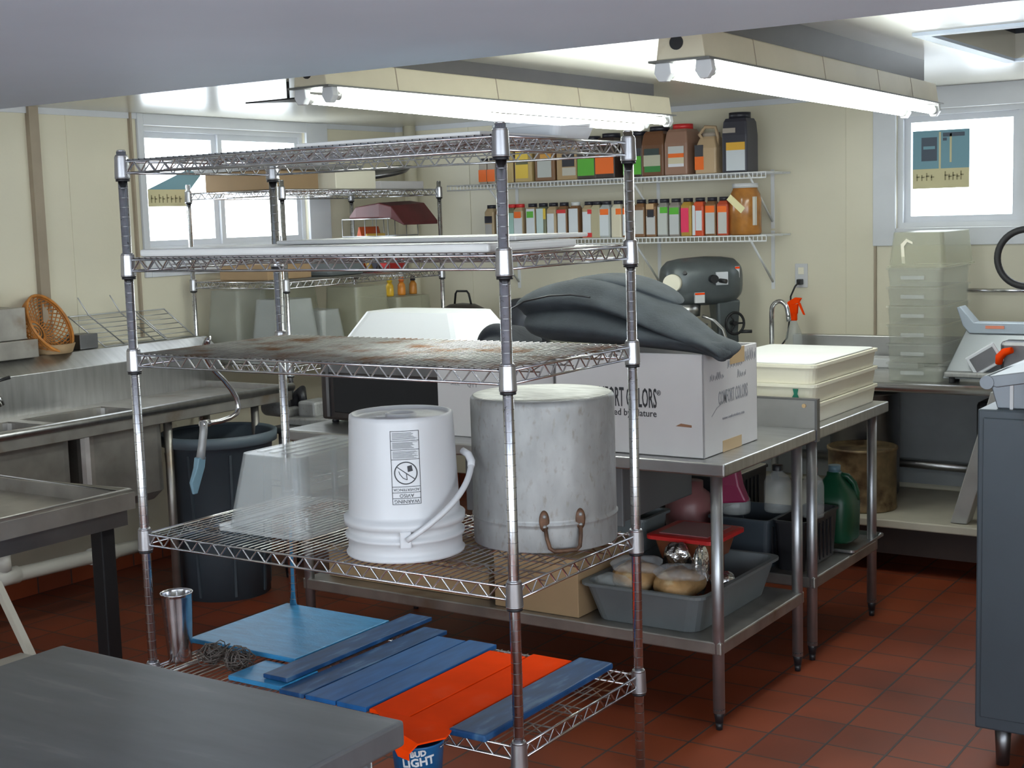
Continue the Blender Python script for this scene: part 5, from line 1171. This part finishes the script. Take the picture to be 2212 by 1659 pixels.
zt = SH2[1]+.007
cbox('carton', 'low brown box in front of the left window on the corner unit second shelf', 'box', (-5.45, 5.38, zt), (-5.10, 5.72, zt+.085), card, 'boxes on the second shelf of the corner unit')
cbox('storage_box', 'grey rounded box near the window on the corner unit second shelf', 'box', (-5.42, 5.78, zt), (-5.02, 6.08, zt+.105), tub_grey, 'boxes on the second shelf of the corner unit', bev=.02)
t = thing('wire_basket', 'upright wire basket of snack packets at the far end of the corner unit second shelf', 'basket', (-5.2, 6.5, zt))
m = MB()
for zz in (.0, .10, .20, .30): m.tube([(-5.36, 6.30, zt+zz+.004), (-5.02, 6.30, zt+zz+.004), (-5.02, 6.58, zt+zz+.004), (-5.36, 6.58, zt+zz+.004)], .003, n=6, closed=True)
for x_ in (-5.36, -5.275, -5.19, -5.105, -5.02): m.cyl((x_, 6.30, zt+.002), (x_, 6.30, zt+.304), .0025, n=6).cyl((x_, 6.58, zt+.002), (x_, 6.58, zt+.304), .0025, n=6)
m.build('wires', galv, t)
pk = (((-5.33, 6.32, .005), (-5.28, 6.50, .20), (.55, .52, .50), 'pale packet'), ((-5.27, 6.32, .005), (-5.235, 6.50, .26), (.55, .10, .03), 'red orange packet'), ((-5.225, 6.33, .005), (-5.19, 6.5, .22), (.7, .45, .1), 'yellow packet'),
      ((-5.18, 6.33, .005), (-5.13, 6.5, .16), (.05, .05, .07), 'black packet'), ((-5.12, 6.33, .005), (-5.06, 6.50, .10), (.5, .03, .03), 'low red packet'))
for a, b, c_, nm in pk:
    t = thing('snack_packet', nm+' standing in the wire basket of the corner unit', 'packet', ((a[0]+b[0])/2, (a[1]+b[1])/2, zt+a[2]), group='snack packets in the wire basket')
    m = MB(); x0, y0, z0 = a[0], a[1], zt+a[2]; x1, y1, z1 = b[0], b[1], zt+b[2]; xm = (x0+x1)/2
    m.loft([[(xm-.003, y0, z0), (xm+.003, y0, z0), (xm+.003, y1, z0), (xm-.003, y1, z0)], [(x0, y0, z0+.04), (x1, y0, z0+.04), (x1, y1, z0+.04), (x0, y1, z0+.04)],
            [(x0, y0, z1-.05), (x1, y0, z1-.05), (x1, y1, z1-.05), (x0, y1, z1-.05)], [(xm-.003, y0, z1), (xm+.003, y0, z1), (xm+.003, y1, z1), (xm-.003, y1, z1)]])
    m.build('pouch', cm(c_), t, bevel=.004)
t = thing('snack_bag', 'dark red printed bag slumped on top of the wire basket', 'bag', (-5.1, 6.5, zt+.30))
m = MB(); m.loft([[(-5.34, 6.34, zt+.308), (-5.34, 6.58, zt+.308), (-5.34, 6.58, zt+.322), (-5.34, 6.34, zt+.322)], [(-5.28, 6.33, zt+.308), (-5.28, 6.60, zt+.308), (-5.28, 6.60, zt+.385), (-5.28, 6.33, zt+.375)],
                  [(-5.10, 6.32, zt+.308), (-5.10, 6.62, zt+.308), (-5.10, 6.62, zt+.405), (-5.10, 6.32, zt+.395)], [(-5.01, 6.32, zt+.300), (-5.01, 6.64, zt+.300), (-5.01, 6.64, zt+.39), (-5.01, 6.32, zt+.375)],
                  [(-4.93, 6.33, zt+.262), (-4.93, 6.66, zt+.262), (-4.93, 6.66, zt+.285), (-4.93, 6.33, zt+.275)]]); m.build('pouch', dkred, t, bevel=.012, seg=3)
zt = SH2[2]+.007
g = 'plastic bins on the third shelf of the corner unit'
def pbin(lab, x0, y0, x1, y1, z0, h, m_, inv=True, taper=.03):
    t = thing('plastic_bin', lab, 'bin', ((x0+x1)/2, (y0+y1)/2, z0), group=g)
    m = MB(); m.bin(x0, y0, x1, y1, z0, z0+h, taper=taper, lip=.010, t=.003, r=.03, inv=inv); m.build('body', m_, t); return t
pbin('tall hazy bin at the near left corner of the third shelf', -5.55, 5.33, -5.28, 5.62, zt, .38, clear_pl2)
pbin('tall clear bin at the near right corner of the third shelf', -5.22, 5.33, -4.93, 5.60, zt, .335, clear_pl)
pbin('clear bin nested over the near right bin, with a bright rim', -5.22, 5.62, -4.95, 5.84, zt, .26, clear_pl)
pbin('tall yellowish bin in the middle of the third shelf', -5.50, 5.66, -5.24, 5.98, zt, .39, amber_pl)
pbin('big yellowish bin behind the small clear bin on the third shelf', -5.20, 5.90, -4.93, 6.20, zt, .37, amber_pl, taper=.015)
pbin('yellow green bin at the far right of the third shelf, bottles on top', -5.30, 6.26, -4.93, 6.60, zt, .29, amber_pl, taper=.015)
for i, (y, c_, cc, nm) in enumerate(((6.33, (.75, .45, .03), (.75, .5, .03), 'yellow'), (6.44, (.7, .25, .03), (.8, .2, .05), 'orange'), (6.55, (.5, .2, .03), BK, 'black capped'))):
    t = thing('squeeze_bottle', 'small %s bottle standing on the far right bin of the corner unit' % nm, 'bottle', (-5.05, y, zt+.292), group='small bottles on the corner unit bins')
    MB().lathe([(0, 0), (.022, 0), (.024, .01), (.022, .06), (.010, .08), (0, .08)], (-5.05, y, zt+.292), n=20).build('body', cm(c_), t)
    MB().lathe([(0, .08), (.016, .08), (.014, .105), (0, .108)], (-5.05, y, zt+.292), n=16).build('cap', cm(cc), t)
pbin('milky lidded tub at the far end of the back counter by the corner unit', -4.58, 6.95, -4.3, 7.13, CH+.001, .14, clear_pl2)['group'] = 'tubs on the back counter'
# bins on the long table behind the wire unit (left of the milky bin)
# ceiling fan blade / dark bracket seen beyond the first fixture
t = thing('ceiling_bracket', 'thin dark metal bar bracket under the ceiling left of the first light', 'bracket', (-4.2, 4.95, CEIL))
m = MB(); m.prism([(-4.22, 4.37, 2.262), (-3.70, 4.36, 2.262), (-3.70, 4.56, 2.262), (-3.98, 4.52, 2.262)], (0, 0, .006)); m.build('plate', black_paint, t)
for hx in (-4.05, -3.75): MB().cyl((hx, 4.45, 2.268), (hx, 4.45, CEIL), .006, n=8).build('hanger', black_paint, t)

# printed sheets held on the panes
t = thing('window_poster', 'blue and yellow printed sheet seen from behind on the right window pane', 'poster', (-2.15, WALL_Y+.055, 1.98))
py = WALL_Y+.048
def card_(x0, z0, x1, z1, d, m_, nm, par): return MB().box((x0, py-d, z0), (x1, py-d+.0006, z1)).build(nm, m_, par)
sheet_b = mat('blue_print_paper', (.16, .30, .36), .7); sheet_y = mat('pale_yellow_print_paper', (.55, .50, .30), .7); pr_d = mat('dark_print_patch', (.07, .09, .12), .7)
px0, px1, pz0, pz1 = -2.295, -2.005, 1.835, 2.130
card_(px0, pz0+.10, px1, pz1, 0, sheet_b, 'blue_half', t); card_(px0, pz0, px1, pz0+.10, 0, sheet_y, 'yellow_band', t)
o = card_(px0+.045, pz0+.14, px0+.125, pz0+.26, .001, pr_d, 'print_block', t)
card_(px0+.135, pz0+.09, px0+.145, pz1-.01, .001, sheet_y, 'print_line', t); card_(px0+.19, pz0+.13, px0+.20, pz1-.02, .001, sheet_y, 'print_line', t)
card_(px0+.155, pz1-.035, px0+.265, pz1-.015, .001, pr_d, 'print_line', t); card_(px0+.155, pz1-.055, px0+.175, pz1-.04, .001, pr_d, 'print_block', t)
card_(px0+.055, pz0+.20, px0+.115, pz0+.215, .002, sheet_b, 'print_line', o)
m = MB()
for i, (u, hh) in enumerate(((.02, .035), (.045, .03), (.07, .04), (.095, .03), (.165, .045), (.185, .03), (.205, .04), (.225, .03), (.245, .045))):
    m.box((px0+u, py-.001, pz0+.04), (px0+u+.006, py-.0004, pz0+.04+hh)); m.box((px0+u, py-.001, pz0+.04+hh*.5), (px0+u+.016, py-.0004, pz0+.046+hh*.5))
m.build('mirrored_lettering', mat('olive_print', (.25, .22, .12), .7), t)
t = thing('window_poster', 'yellow and white printed sheet seen from behind on the left window pane', 'poster', (WALL_X-.055, 5.27, 1.9))
px = WALL_X-.048
def cardx(y0, z0, y1, z1, d, m_, nm): return MB().box((px+d, y0, z0), (px+d+.0006, y1, z1)).build(nm, m_, t)
cardx(5.135, 1.865, 5.44, 1.955, 0, sheet_y, 'yellow_band')
MB().prism([(px, 5.135, 1.955), (px, 5.44, 1.955), (px, 5.52, 2.03), (px, 5.50, 2.06), (px, 5.42, 2.06)], (.0006, 0, 0)).build('blue_half', sheet_b, t)
m = MB()
for u, hh in ((.02, .04), (.045, .035), (.075, .045), (.10, .035), (.13, .045), (.16, .035), (.19, .04), (.22, .035)):
    m.box((px+.0008, 5.135+u, 1.885), (px+.0014, 5.142+u, 1.885+hh)); m.box((px+.0008, 5.135+u, 1.885+hh*.5), (px+.0014, 5.152+u, 1.891+hh*.5))
m.build('mirrored_lettering', mat('olive_print', (.25, .22, .12), .7), t)
